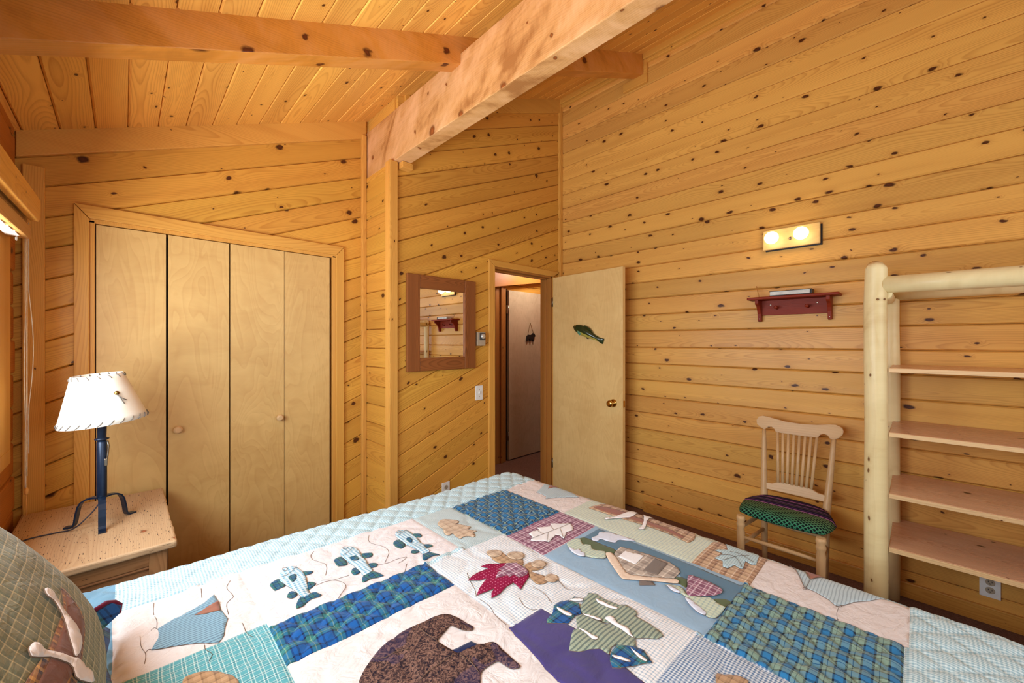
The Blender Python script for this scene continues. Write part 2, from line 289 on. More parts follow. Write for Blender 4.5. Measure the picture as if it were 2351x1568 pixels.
# chair seat cloth: green diamonds in front, purple stripes behind
t = NT('woven_chair_cloth'); u, v = t.uv()
zig = t.ma('ABSOLUTE', t.ma('SUBTRACT', t.ma('FRACT', t.ma('DIVIDE', u, 0.046)), 0.5))
dm = t.ma('FRACT', t.ma('ADD', t.ma('DIVIDE', v, 0.021), t.ma('MULTIPLY', zig, 2.0)))
dm2 = t.ma('FRACT', t.ma('SUBTRACT', t.ma('DIVIDE', v, 0.021), t.ma('MULTIPLY', zig, 2.0)))
dia = t.ma('MAXIMUM', t.ma('LESS_THAN', dm, 0.30), t.ma('LESS_THAN', dm2, 0.30))
gcol = t.mix(dia, C(18, 26, 24), t.ramp(t.ma('MULTIPLY', v, 5.0), [(0.0, C(58, 124, 92)), (0.5, C(96, 126, 82)), (1.0, C(112, 116, 84))]))
st = t.ramp(t.ma('FRACT', t.ma('DIVIDE', t.ma('SUBTRACT', v, 0.165), 0.12)), [(0, C(164, 100, 160)), (.08, C(34, 22, 54)), (.2, C(82, 52, 104)), (.26, C(30, 22, 50)), (.42, C(70, 62, 66)), (.55, C(40, 26, 60)), (.62, C(120, 84, 130)), (.68, C(34, 24, 52)), (.85, C(58, 50, 58))], 'CONSTANT')
M['seatcloth'] = t.fin(t.mix(t.ma('GREATER_THAN', v, 0.165), gcol, st), 0.9, 0, 0.1)

# ------------------------------------------------------------------ object helpers
ORIGIN = {}
def tag(o, label=None, cat=None, group=None, kind=None):
    if label: o['label'] = label
    if cat: o['category'] = cat
    if group: o['group'] = group
    if kind: o['kind'] = kind
    return o
def thing(name, loc, label, cat, group=None, kind=None):
    o = bpy.data.objects.new(name, None); o.empty_display_size = 0.1; COL.objects.link(o); o.location = loc
    ORIGIN[o.name] = Vector(loc)
    return tag(o, label, cat, group, kind)
RS = random.Random(7)
class MB:
    def __init__(s): s.bm = bmesh.new(); s.mi = 0
    def _merge(s, bm2, mat=None):
        me = bpy.data.meshes.new('t'); bm2.to_mesh(me); bm2.free()
        n0 = len(s.bm.faces); s.bm.from_mesh(me); bpy.data.meshes.remove(me)
        s.bm.faces.ensure_lookup_table()
        for f in s.bm.faces[n0:]: f.material_index = s.mi if mat is None else mat
    def box(s, lo, hi, bevel=0.0, rot=None, piv=None, mat=None, seg=2):
        b = bmesh.new(); bmesh.ops.create_cube(b, size=1.0)
        lo, hi = Vector(lo), Vector(hi); c = (lo + hi) / 2; d = hi - lo
        for v in b.verts: v.co = Vector((v.co.x * d.x, v.co.y * d.y, v.co.z * d.z)) + c
        if bevel: bmesh.ops.bevel(b, geom=b.edges[:], offset=bevel, segments=seg, profile=0.5, affect='EDGES')
        if rot is not None:
            p = Vector(piv) if piv is not None else c
            for v in b.verts: v.co = rot @ (v.co - p) + p
        s._merge(b, mat); return s
    def tube(s, path, rad, seg=12, cap=True, mat=None, flat=None):
        pts = [Vector(p) for p in path]; n = len(pts)
        rr = rad if isinstance(rad, (list, tuple)) else [rad] * n
        b = bmesh.new(); rings = []; up = None
        for i, p in enumerate(pts):
            d = (pts[min(i + 1, n - 1)] - pts[max(i - 1, 0)]).normalized()
            if up is None:
                up = Vector((0, 0, 1)) if abs(d.z) < 0.9 else Vector((1, 0, 0))
            x = d.cross(up)
            if x.length < 1e-5: x = d.orthogonal()
            x.normalize(); y = x.cross(d).normalized(); up = y
            ring = []
            for k in range(seg):
                a = 2 * math.pi * k / seg
                w = (1, 1) if flat is None else flat
                ring.append(b.verts.new(p + x * math.cos(a) * rr[i] * w[0] + y * math.sin(a) * rr[i] * w[1]))
            rings.append(ring)
        for i in range(n - 1):
            for k in range(seg):
                b.faces.new((rings[i][k], rings[i][(k + 1) % seg], rings[i + 1][(k + 1) % seg], rings[i + 1][k])).smooth = True
        if cap:
            b.faces.new(rings[0][::-1]); b.faces.new(rings[-1])
        bmesh.ops.recalc_face_normals(b, faces=b.faces[:])
        s._merge(b, mat); return s
    def lathe(s, prof, origin, axis=(0, 0, 1), seg=24, mat=None, cap=True):
        """prof: (radius, height along axis)"""
        ax = Vector(axis).normalized(); x = ax.orthogonal().normalized(); y = ax.cross(x); o = Vector(origin)
        b = bmesh.new(); rings = []
        for r, h in prof:
            rings.append([b.verts.new(o + ax * h + (x * math.cos(2 * math.pi * k / seg) + y * math.sin(2 * math.pi * k / seg)) * max(r, 1e-4)) for k in range(seg)])
        for i in range(len(prof) - 1):
            for k in range(seg):
                b.faces.new((rings[i][k], rings[i][(k + 1) % seg], rings[i + 1][(k + 1) % seg], rings[i + 1][k])).smooth = True
        if cap: b.faces.new(rings[0][::-1]); b.faces.new(rings[-1])
        bmesh.ops.recalc_face_normals(b, faces=b.faces[:])
        s._merge(b, mat); return s
    def prism(s, poly, o, ex, ey, depth, bevel=0.0, mat=None):
        """outline poly (a, b) in the frame o, ex, ey, pulled out by the vector depth"""
        o, ex, ey, dv = Vector(o), Vector(ex), Vector(ey), Vector(depth)
        b = bmesh.new(); n = len(poly)
        A = [b.verts.new(o + ex * p[0] + ey * p[1]) for p in poly]; B = [b.verts.new(v.co + dv) for v in A]
        f1 = b.faces.new(A); f2 = b.faces.new(B[::-1])
        for i in range(n): b.faces.new((A[i], B[i], B[(i + 1) % n], A[(i + 1) % n]))
        bmesh.ops.recalc_face_normals(b, faces=b.faces[:])
        if bevel:
            ed = [e for f in (f1, f2) for e in f.edges]
            bmesh.ops.bevel(b, geom=list(set(ed)), offset=bevel, segments=2, profile=0.5, affect='EDGES')
        bmesh.ops.triangulate(b, faces=[f for f in b.faces if len(f.verts) > 4])
        s._merge(b, mat); return s
    def ball(s, c, r, scale=(1, 1, 1), mat=None, u=20, v=12):
        b = bmesh.new(); bmesh.ops.create_uvsphere(b, u_segments=u, v_segments=v, radius=r)
        for q in b.verts: q.co = Vector((q.co.x * scale[0], q.co.y * scale[1], q.co.z * scale[2])) + Vector(c)
        for f in b.faces: f.smooth = True
        s._merge(b, mat); return s
    def build(s, name, mats, parent=None, grain=None, cyl=False, smooth=None, origin=None, seed=None):
        bm = s.bm
        if not isinstance(mats, (list, tuple)): mats = [mats]
        if grain is None:
            e = [max(v.co[i] for v in bm.verts) - min(v.co[i] for v in bm.verts) for i in range(3)]
            grain = e.index(max(e))
        lo = Vector([min(v.co[i] for v in bm.verts) for i in range(3)]); hi = Vector([max(v.co[i] for v in bm.verts) for i in range(3)])
        c = (lo + hi) / 2
        if bm.loops.layers.uv.get('uv') is None:
            uv = bm.loops.layers.uv.new('uv')
            a, b2 = [i for i in range(3) if i != grain]
            sd = RS.random() if seed is None else seed
            for f in bm.faces:
                nrm = f.normal; dom = max(range(3), key=lambda i: abs(nrm[i]))
                for l in f.loops:
                    q = l.vert.co - c
                    if cyl: uvv = (q[grain] + sd * 5, (q[a] + 0.7 * q[b2]))
                    elif dom == grain: uvv = (q[a] * 0.3 + sd * 5, q[b2])
                    elif dom == a: uvv = (q[grain] + sd * 5, q[b2] + q[a] * 0.5)
                    else: uvv = (q[grain] + sd * 5, q[a] + q[b2] * 0.5)
                    l[uv].uv = uvv
        rl = bm.faces.layers.float.get('rnd')
        if rl is None:
            rl = bm.faces.layers.float.new('rnd'); val = RS.random() if seed is None else seed
            for f in bm.faces: f[rl] = val
        if smooth is not None:
            for f in bm.faces: f.smooth = smooth
        c0 = Vector((c.x, c.y, lo.z)) if parent is None else c
        if origin is not None: c0 = Vector(origin)
        for v in bm.verts: v.co -= c0
        me = bpy.data.meshes.new(name); bm.to_mesh(me); bm.free()
        for m in mats: me.materials.append(m)
        o = bpy.data.objects.new(name, me); COL.objects.link(o)
        if parent is not None:
            o.parent = parent; o.location = c0 - ORIGIN[parent.name]
        else: o.location = c0
        ORIGIN[o.name] = c0
        return o
NUM = {}
def struct(mb, name, mats, label=None, **kw):
    o = mb.build(name, mats, **kw); o['kind'] = 'structure'
    if label: o['label'] = label
    return o

# ---- board panelling: real boards with bevelled edges, clipped to convex regions
def clip(poly, ax, val, keep_above):
    out = []; n = len(poly)
    for i in range(n):
        p, q = poly[i], poly[(i + 1) % n]
        ip = (p[ax] >= val) if keep_above else (p[ax] <= val); iq = (q[ax] >= val) if keep_above else (q[ax] <= val)
        if ip: out.append(p)
        if ip != iq:
            k = (val - p[ax]) / (q[ax] - p[ax]); out.append((p[0] + k * (q[0] - p[0]), p[1] + k * (q[1] - p[1])))
    return out
def boards(regions, o, ex, ey, nrm, w, phase, tilt=0.0, g=0.006, depth=0.008, seed=1, steps=None):
    """regions are convex outlines in the wall frame (o, ex, ey); boards run along ex turned by tilt"""
    o, ex, ey, nrm = Vector(o), Vector(ex), Vector(ey), Vector(nrm)
    ct, st_ = math.cos(tilt), math.sin(tilt)
    mb = MB(); bm = mb.bm; uv = bm.loops.layers.uv.new('uv'); rl = bm.faces.layers.float.new('rnd')
    for reg in regions:
        rp = [(p[0] * ct + p[1] * st_, -p[0] * st_ + p[1] * ct) for p in reg]
        k0 = math.floor((min(p[1] for p in rp) - phase) / w) - 1; k1 = math.ceil((max(p[1] for p in rp) - phase) / w) + 1
        for k in range(k0, k1):
            v0 = phase + k * w; v1 = v0 + w; rnd = random.Random(seed * 1000 + k); rv = rnd.random(); uo = rnd.random() * 20; dz = (rnd.random() - .5) * 0.002
            for a, b, da, db in ((v0, v0 + .0011, depth + .010, depth), (v0 + .0011, v0 + g, depth, 0), (v0 + g, v1 - g, 0, 0), (v1 - g, v1 - .0011, 0, depth), (v1 - .0011, v1, depth, depth + .010)):
                q = clip(clip(rp, 1, a, True), 1, b, False)
                if len(q) < 3: continue
                vs = []
                for p in q:
                    t_ = (p[1] - a) / (b - a); dep = da + (db - da) * t_
                    if da == db == 0: dep = 0
                    dep += dz if not ((da > depth and t_ < .01) or (db > depth and t_ > .99)) else 0
                    x, y = p[0] * ct - p[1] * st_, p[0] * st_ + p[1] * ct
                    vs.append(bm.verts.new(o + ex * x + ey * y - nrm * dep))
                try: f = bm.faces.new(vs)
                except ValueError: continue
                f.normal_update()
                if f.normal.dot(nrm) < 0: f.normal_flip()
                f[rl] = rv
                for l in f.loops:
                    d = l.vert.co - o; x, y = d.dot(ex), d.dot(ey)
                    l[uv].uv = (x * ct + y * st_ + uo, -x * st_ + y * ct - (v0 + v1) / 2)
    return mb

# ------------------------------------------------------------------ room measures
XL, XR_, YM, YC, YF, XRET = -0.355, 3.118, 2.49, 2.915, -1.55, 1.30
SL, IC = 0.414, 2.535
def cz(x): return IC + SL * x
TILT = math.atan(SL)
# floor, ceiling, walls
struct(MB().box((-0.8, -1.75, -0.06), (4.6, 3.6, 0.0)), 'floor', M['carpet'], 'brown carpet floor of the bedroom and hall')
cs = math.hypot(1, SL)
ceil_o = Vector((0, 0, IC)); ex = Vector((0, 1, 0)); ey = Vector((1, 0, SL)).normalized(); nn = Vector((SL, 0, -1)).normalized()
reg = [(YF - .1, (XL - .2) * cs), (YC + .1, (XL - .2) * cs), (YC + .1, (XR_ + .2) * cs), (YF - .1, (XR_ + .2) * cs)]
struct(boards([reg], ceil_o, ex, ey, nn, 0.1185 * cs, -0.219 * cs, g=0.006, depth=0.008, seed=3), 'ceiling', M['ceil'], 'sloping ceiling of varnished pine boards')
# closet wall and mirror wall, boards parallel to the roof slope
top = lambda a, b, lo: [(a, lo), (b, lo), (b, cz(b) + .03), (a, cz(a) + .03)]
rect = lambda a, b, lo, hi: [(a, lo), (b, lo), (b, hi), (a, hi)]
W = 0.137; CT = math.cos(TILT)
ph = (2.959 - 1.301 * SL) * CT
struct(boards([top(XL - .03, -0.124, 0), top(-0.124, 1.083, 2.045), top(1.083, XRET + .02, 0)], (0, YC, 0), (1, 0, 0), (0, 0, 1), (0, -1, 0), W, ph, TILT, seed=11),
       'wall_back_left', M['wall'], 'pine panelled wall round the closet doors, slanting boards')
struct(boards([top(1.32, 2.225, 0), top(2.225, 2.98, 2.045), top(2.98, XR_ + .02, 0)], (0, YM, 0), (1, 0, 0), (0, 0, 1), (0, -1, 0), W, ph + .02, TILT, seed=12),
       'wall_back', M['wall'], 'pine panelled wall with the mirror, slanting boards')
struct(boards([rect(YM, YC + .02, 0, 2.64)], (XRET, 0, 0), (0, 1, 0), (0, 0, 1), (-1, 0, 0), W, 1.371, 0, seed=13), 'wall_return', M['wall'], 'narrow pine panelled return wall beside the closet')
struct(boards([rect(YF, YM + .02, 0, 3.86)], (XR_, 0, 0), (0, 1, 0), (0, 0, 1), (-1, 0, 0), W, 1.371, 0, g=0.008, depth=0.009, seed=14), 'wall_right', M['wall_side'], 'pine panelled wall with level boards behind the chair')
# wall behind the camera, with a window opening added for fill light
struct(boards([[(XL - .1, 0), (.4, 0), (.4, cz(.4)), (XL - .1, cz(XL - .1))], rect(.4, 2.5, 0, 1.1), [(.4, 2.4), (2.5, 2.4), (2.5, cz(2.5)), (.4, cz(.4))], [(2.5, 0), (XR_ + .02, 0), (XR_ + .02, cz(XR_)), (2.5, cz(2.5))]],
       (0, YF, 0), (1, 0, 0), (0, 0, 1), (0, 1, 0), W, 0.0, 0, seed=15), 'wall_front', M['wall'], 'pine panelled wall with an added window for fill light')
# left wall of squared logs, window opening cut
WY0, WY1, WZ0, WZ1 = 0.10, 2.36, 0.98, 1.88
mb = MB(); zc = 1.428 - 0.154 * 9 - 0.154
while zc < 2.62:
    z0, z1 = zc, zc + 0.154
    def logrow(y0, y1, a, b):
        if b - a > 0.012 and y1 - y0 > .02: mb.box((XL - .14, y0, a + .001), (XL + RS.uniform(-.004, .004), y1, b - .001), 0.012 if b - a > .03 else 0.003)
    if z1 <= WZ0 or z0 >= WZ1: logrow(YF - .1, YC - .035, max(z0, 0), z1)
    else:
        logrow(YF - .1, WY0, z0, z1); logrow(WY1, YC - .035 + RS.uniform(-.012, .006), z0, z1)
        if z0 < WZ0: logrow(WY0, WY1, z0, WZ0)
        if z1 > WZ1: logrow(WY0, WY1, WZ1, z1)
    zc = z1
bmesh.ops.delete(mb.bm, geom=[f for f in mb.bm.faces if False], context='FACES')
struct(mb, 'wall_left', M['log'], 'stacked squared log wall with the blind', grain=1)
struct(MB().box((XL - .17, YF - .1, -.05), (XL - .145, WY0, 2.7)).box((XL - .17, WY1, -.05), (XL - .145, YC + .15, 2.7)).box((XL - .17, WY0, -.05), (XL - .145, WY1, WZ0)).box((XL - .17, WY0, WZ1), (XL - .145, WY1, 2.7)),
       'wall_left_sheathing', M['dark'], 'dark sheathing behind the log wall')
# closet recess and hall shell
struct(MB().box((-.2, YC + .55, 0), (1.3, YC + .57, 2.1)).box((-.22, YC + .03, 0), (-.2, YC + .57, 2.1)).box((1.13, YC + .03, 0), (1.15, YC + .57, 2.1)).box((-.22, YC + .03, 2.08), (1.15, YC + .57, 2.1)), 'wall_closet_inside', M['dark'], 'dark inside of the closet')
struct(boards([rect(1.9, 4.5, 0, 2.6)], (0, 3.44, 0), (1, 0, 0), (0, 0, 1), (0, -1, 0), W, 0.05, 0, seed=18), 'wall_hall_back', M['wall'], 'pine wall across the hall')
struct(MB().box((4.45, 2.4, 0), (4.5, 3.5, 2.6)).box((1.9, 2.63, 0), (1.95, 3.5, 2.6)).box((1.9, 2.62, 2.48), (4.5, 3.5, 2.53)).box((XR_ + .01, 2.56, 0), (4.5, 2.62, 2.6)).box((1.9, 2.6, 0), (2.2, 2.62, 2.6)).box((2.2, 2.6, 2.06), (XR_ + .03, 2.62, 2.6)).box((3.0, 2.6, 0), (XR_ + .03, 2.62, 2.06)), 'wall_hall', M['jamb'], 'hall side walls and ceiling')

# ------------------------------------------------------------------ beams and trim
BX0, BX1, BZ0, BZ1 = 1.306, 1.412, 2.645, 2.985
mb = MB(); mb.box((BX0, YF, BZ0), (BX1, YC + .02, BZ1), 0.004)
struct(mb, 'ceiling_beam', M['beam'], 'big rough fir beam running across the room under the ceiling', grain=1, seed=.37)
# rafter along the slope
def ry(x): return 1.833 - 0.0774 * x
x0, x1 = -0.42, 3.10
prof = [(x0, cz(x0) + .01), (x1, cz(x1) + .01), (x1, cz(x1) - .168), (x0, cz(x0) - .132)]
mb = MB(); dirx = Vector((1, -0.0774, 0))
mb.prism(prof, (0, 1.833, 0), dirx, (0, 0, 1), (0.0067, 0.0875, 0), 0.004)
struct(mb, 'rafter', M['rafter'], 'rafter following the roof slope above the closet', grain=0, seed=.81)
tn = 0
def trim(mb, label, mat='trim', **kw):
    global tn; tn += 1
    return struct(mb, 'trim_%d' % tn, M[mat], label, **kw)
# sloped boards at the top of the far walls
fa = lambda a, b: [(a, cz(a) - .118), (b, cz(b) - .128), (b, cz(b) + .004), (a, cz(a) + .004)]
trim(MB().prism(fa(XL, XRET), (0, YC - .022, 0), (1, 0, 0), (0, 0, 1), (0, .03, 0), .003), 'sloping top board above the closet wall')
trim(MB().prism(fa(1.38, 3.105), (0, YM - .022, 0), (1, 0, 0), (0, 0, 1), (0, .03, 0), .003), 'sloping top board above the mirror wall')
# blocking over the beam
trim(MB().box((1.325, YM - .03, BZ1 - .04), (1.40, YC + .03, cz(1.325) + .02), .003), 'filler board between beam and ceiling')
trim(MB().box((1.375, YM - .05, BZ1 - .02), (1.425, YM - .005, cz(1.375) + .01), .003), 'short block over the beam end')
trim(MB().box((1.345, YM - .062, BZ0 - .045), (1.425, YM - .004, BZ0 - .003), .003), 'small support block under the beam')
# vertical corner strips
trim(MB().box((1.272, YM - .022, 0), (1.331, YM, BZ0 - .003), .003), 'corner strip on the mirror wall side of the outside corner')
trim(MB().box((1.272, YM, 0), (1.299, YM + .045, BZ0 - .003), .003), 'corner strip on the return side of the outside corner')
trim(MB().box((1.268, YC - .034, 0), (1.300, YC, 2.96), .003), 'inside corner strip beside the closet wall')
trim(MB().box((3.078, YM - .03, 0), (XR_, YM, 3.80), .003), 'corner strip in the far corner by the door')
trim(MB().box((-.336, YC - .022, 0), (-.268, YC, 2.245), .003), 'wide corner strip beside the log wall')
# moulding along the right wall top, round the rafter end
ya, yb = ry(3.1), ry(3.1) + .088
for a, b, lb in ((yb + .0, YM - .02, 'crown strip on the right wall beyond the rafter'), (YF, ya, 'crown strip on the right wall before the rafter')):
    trim(MB().box((3.076, a, cz(3.1) - .055), (XR_ + .002, b, cz(3.1) - .002), .004).box((3.092, a, cz(3.1) - .082), (XR_ + .002, b, cz(3.1) - .056), .004), lb)
trim(MB().box((3.088, ya - .03, cz(3.1) - .172), (XR_, ya, cz(3.1) - .056), .003).box((3.088, ya - .03, cz(3.1) - .245), (XR_, yb + .10, cz(3.1) - .172), .003), 'small frame strips round the rafter end')
# baseboards
struct(MB().box((3.098, YF, 0), (XR_, 1.6, .085), .004), 'baseboard_right', M['trim'], 'baseboard along the right wall')
struct(MB().box((1.331, YM - .018, 0), (2.155, YM, .085), .004), 'baseboard_back', M['trim'], 'baseboard under the mirror')

# closet opening: casing, jamb
trim(MB().prism([(-.176, 0), (-.124, 0), (-.124, 2.035), (-.176, 2.10)], (0, YC - .02, 0), (1, 0, 0), (0, 0, 1), (0, .02, 0), .003), 'left casing board of the closet')
trim(MB().prism([(1.083, 0), (1.139, 0), (1.139, 2.10), (1.083, 2.035)], (0, YC - .02, 0), (1, 0, 0), (0, 0, 1), (0, .02, 0), .003), 'right casing board of the closet')
trim(MB().prism([(-.175, 2.102), (-.123, 2.037), (1.083, 2.037), (1.138, 2.102)], (0, YC - .021, 0), (1, 0, 0), (0, 0, 1), (0, .02, 0), .003), 'head casing board of the closet', grain=0)
trim(MB().box((-.128, YC - .004, 0), (-.1045, YC + .1, 2.03), .002).box((1.062, YC - .004, 0), (1.088, YC + .1, 2.03), .002).box((-.128, YC - .004, 2.018), (1.088, YC + .1, 2.04), .002), 'jamb boards inside the closet opening', grain=2)
# bifold closet doors
def bifold(n, xs, knob, lab):
    d = thing('door_%d' % n, (xs[0], YC, 0), lab, 'closet door', kind='structure')
    for a, b in zip(xs[:-1], xs[1:]):
        ga, gb = [{.172: .0045, .460: .003}.get(q, .0012) for q in (a, b)]
        p = MB().box((a + ga, YC + .004, .012), (b - gb, YC + .034, 2.014), .0012).build('door_panel', M['ply_closet'], d, grain=2)
        if a <= knob < b:
            MB().lathe([(.006, 0), (.008, .012), (.018, .018), (.021, .026), (.020, .034), (.012, .039)], (knob, YC + .004, .925), (0, -1, 0), 20).build('knob', M['maple'], p)
bifold(1, [-.102, .172, .460], .217, 'left bifold closet door of flat birch plywood')
bifold(2, [.460, .756, 1.046], .725, 'right bifold closet door of flat birch plywood')

# bedroom door: casing, jamb, open leaf with knob
trim(MB().prism([(2.157, 0), (2.222, 0), (2.222, 2.048), (2.157, 2.10)], (0, YM - .02, 0), (1, 0, 0), (0, 0, 1), (0, .02, 0), .003), 'left casing board of the bedroom door')
trim(MB().prism([(2.158, 2.102), (2.222, 2.05), (2.985, 2.05), (3.075, 2.102)], (0, YM - .021, 0), (1, 0, 0), (0, 0, 1), (0, .02, 0), .003), 'head casing board of the bedroom door', grain=0)
trim(MB().prism([(2.985, 0), (3.05, 0), (3.05, 2.048), (2.985, 2.048)], (0, YM - .018, 0), (1, 0, 0), (0, 0, 1), (0, .02, 0), .003), 'right casing board of the bedroom door')
trim(MB().box((2.215, YM - .004, 0), (2.235, YM + .135, 2.05), .002).box((2.966, YM - .004, 0), (2.988, YM + .135, 2.05), .002).box((2.215, YM - .004, 2.035), (2.988, YM + .135, 2.055), .002)
     .box((2.235, YM + .05, 0), (2.247, YM + .085, 2.036), .002).box((2.954, YM + .05, 0), (2.966, YM + .085, 2.036), .002).box((2.235, YM + .05, 2.023), (2.966, YM + .085, 2.036), .002), 'jamb boards and stops of the bedroom door', 'jamb', grain=2)
hx, hy = 2.962, 2.458; fx, fy = 2.915, 1.682
dv = Vector((fx - hx, fy - hy, 0)); DW = dv.length; dv.normalize(); dn = Vector((dv.y, -dv.x, 0))   # dn points to the room
if dn.x > 0: dn = -dn
door = thing('door_3', (hx, hy, 0), 'open flat birch plywood bedroom door with carved fish', 'door', kind='structure')
rotz = Matrix(((dv.x, -dn.x, 0), (dv.y, -dn.y, 0), (0, 0, 1)))
def dpt(s, z, n): return Vector((hx, hy, 0)) + dv * s + dn * n + Vector((0, 0, z))
leaf = MB().prism([(0, .012), (DW, .012), (DW, 2.035), (0, 2.035)], (hx, hy, 0), dv, (0, 0, 1), -dn * .036, .0015).build('door_leaf', M['ply'], door, grain=2)
ks = (Vector((2.93, 1.771, 0)) - Vector((hx, hy, 0))).dot(dv)
MB().lathe([(.033, 0), (.033, .004), (.027, .010), (.014, .014), (.012, .030), (.024, .038), (.029, .050), (.027, .062), (.015, .068)], dpt(ks, .906, 0), dn, 24).build('door_knob', M['brass'], leaf)
MB().prism([(-.011, -.028), (.011, -.028), (.011, .028), (-.011, .028)], dpt(DW, .906, -.018), dn, (0, 0, 1), dv * .0018).build('latch_plate', M['brass'], leaf)
for zz in (.25, 1.80): MB().tube([dpt(-.006, zz - .045, .004), dpt(-.006, zz + .045, .004)], .007, 10).build('hinge', M['steel'], leaf)
# door across the hall
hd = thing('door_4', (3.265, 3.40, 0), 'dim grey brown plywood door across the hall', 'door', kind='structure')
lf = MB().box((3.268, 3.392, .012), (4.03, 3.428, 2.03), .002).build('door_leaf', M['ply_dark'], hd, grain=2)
for zz in (.3, 1.80): MB().tube([(3.255, 3.386, zz - .05), (3.255, 3.386, zz + .05)], .008, 10).box((3.222, 3.382, zz - .05), (3.252, 3.386, zz + .05)).build('hinge', M['steel'], lf)
trim(MB().box((3.06, 3.40, 0), (3.135, 3.44, 2.06), .004).box((3.135, 3.378, 0), (3.165, 3.44, 2.06), .004).box((3.165, 3.388, 0), (3.218, 3.44, 2.06), .004), 'casing of the door across the hall', 'jamb', grain=2)
trim(MB().box((3.218, 3.43, 0), (3.27, 3.438, 2.05)), 'dark hinge gap of the door across the hall', 'dark', grain=2)
trim(MB().prism([(2.3, 1.925), (4.4, 2.263), (4.4, 2.5), (2.3, 2.5)], (0, 3.33, 0), (1, 0, 0), (0, 0, 1), (0, .045, 0), .004), 'sloping header board over the hall door', 'jamb', grain=0)

# ------------------------------------------------------------------ windows
def window(n, mk, label):
    w = thing('window_%d' % n, mk['o'], label, 'window', kind='structure')
    return w
w1 = thing('window_1', (XL, 1.3, WZ0), 'wide window in the log wall behind the blind', 'window', kind='structure')
mb = MB()
for a, b, c_, d_ in ((WY0, WY1, WZ0, WZ0 + .04), (WY0, WY1, WZ1 - .04, WZ1), (WY0, WY0 + .04, WZ0, WZ1), (WY1 - .04, WY1, WZ0, WZ1), (1.30, 1.345, WZ0, WZ1)):
    mb.box((XL - .12, a, c_), (XL - .06, b, d_), .003)
mb.build('window_frame', M['trim'], w1)
MB().box((XL - .093, WY0 + .03, WZ0 + .03), (XL - .088, WY1 - .03, WZ1 - .03)).build('window_glass', M['glass'], w1)
mb = MB()
for a, b, c_, d_ in ((WY0 - .09, WY1 + .25, WZ1, WZ1 + .09), (WY0 - .09, WY0, WZ0, WZ1), (WY1, WY1 + .25, WZ0, WZ1), (WY0 - .09, WY1 + .25, WZ0 - .06, WZ0)):
    mb.box((XL - .005, a, c_), (XL + .022, b, d_), .003)
mb.build('window_casing', M['trim'], w1, grain=2)
w2 = thing('window_2', (1.45, YF, 1.1), 'added wide window for fill light in the wall facing the closet', 'window', kind='structure')  # unseen window, added to let in fill light
mb = MB()
for a, b, c_, d_ in ((.4, 2.5, 1.1, 1.14), (.4, 2.5, 2.36, 2.4), (.4, .44, 1.1, 2.4), (2.46, 2.5, 1.1, 2.4), (1.43, 1.47, 1.1, 2.4)):
    mb.box((a, YF - .09, c_), (b, YF - .03, d_), .003)
mb.build('window_frame', M['trim'], w2)  # frame of the added fill light window
MB().box((.43, YF - .064, 1.13), (2.47, YF - .058, 2.37)).build('window_glass', M['glass'], w2)  # glass of the added fill light window
# valance and blind with its cords
val = MB().prism([(0, 0), (2.36, 0), (2.385, .012), (2.40, .04), (2.40, .095), (0, .095)], (-.268, .10, 1.80), Vector((0, 1, .042)).normalized(), Vector((0, -.042, 1)).normalized(), (.026, 0, 0), .004)
trim(val, 'wooden valance board over the window blind', grain=1)
bl = thing('window_blind', (-.305, 1.4, 1.80), 'raised wooden slat blind under the valance at the left edge', 'blind')
mb = MB(); T = lambda y: 1.735 + .042 * (y - .1)
for k in range(9):
    z = .062 + k * .0055
    mb.prism([(0, 0), (2.40, 0), (2.40, .0035), (0, .0035)], (-.332, .12, 1.735 + z), Vector((0, 1, .042)).normalized(), (0, 0, 1), (.055, 0, 0), .001)
mb.build('slats', M['slat'], bl, grain=1)
MB().prism([(0, 0), (2.42, 0), (2.42, .04), (2.405, .055), (0, .055)], (-.338, .12, 1.737), Vector((0, 1, .042)).normalized(), (0, 0, 1), (.066, 0, 0), .005).build('bottom_rail', M['slat'], bl, grain=1)
MB().prism([(0, 0), (2.44, 0), (2.44, .04), (0, .04)], (-.338, .12, 1.852), Vector((0, 1, .042)).normalized(), (0, 0, 1), (.05, 0, 0), .003).build('head_rail', M['slat'], bl, grain=1)
for y in (2.34, 2.22, 2.09, 1.96):
    z = 1.737 + .042 * (y - .12)
    MB().box((-.322, y, z - .003), (-.288, y + .085, z + .0002), .0008).build('bracket_clip', M['white_plastic'], bl)
for y in (2.46, 2.06):
    z = 1.737 + .042 * (y - .12)
    MB().tube([(-.300, y + .012 * math.sin(a / 8 * math.pi * 1.6), z - .004 - .016 * (1 - math.cos(a / 8 * math.pi * 1.6)) / 2) for a in range(9)], .0022, 6).build('clip_ring', M['white_plastic'], bl)
rc = random.Random(5)
for k, (dx, dy, zb) in enumerate(((0, 0, .80), (.004, -.008, .86), (-.003, .006, .80), (.006, .012, .95))):
    pts = []
    for i in range(25):
        s_ = i / 24; z = 1.92 - s_ * (1.92 - zb)
        sw = (.018 if k == 3 else .006 * (k - 1)) * math.sin(math.pi * min(1, max(0, (s_ - .3) / .5))) * (1 if k != 1 else -1)
        pts.append((-.292 + dx + sw * .6, 2.60 + dy + sw, z))
    MB().tube(pts, .0016, 6).build('pull_cord', M['cord'], bl)
MB().lathe([(.003, 0), (.006, .004), (.0065, .02), (.004, .03)], (-.291, 2.60, .78), seg=12).tube([(-.291, 2.60, .79), (-.290, 2.60, .69)], .0014, 6).build('cord_tassel', M['slat'], bl)

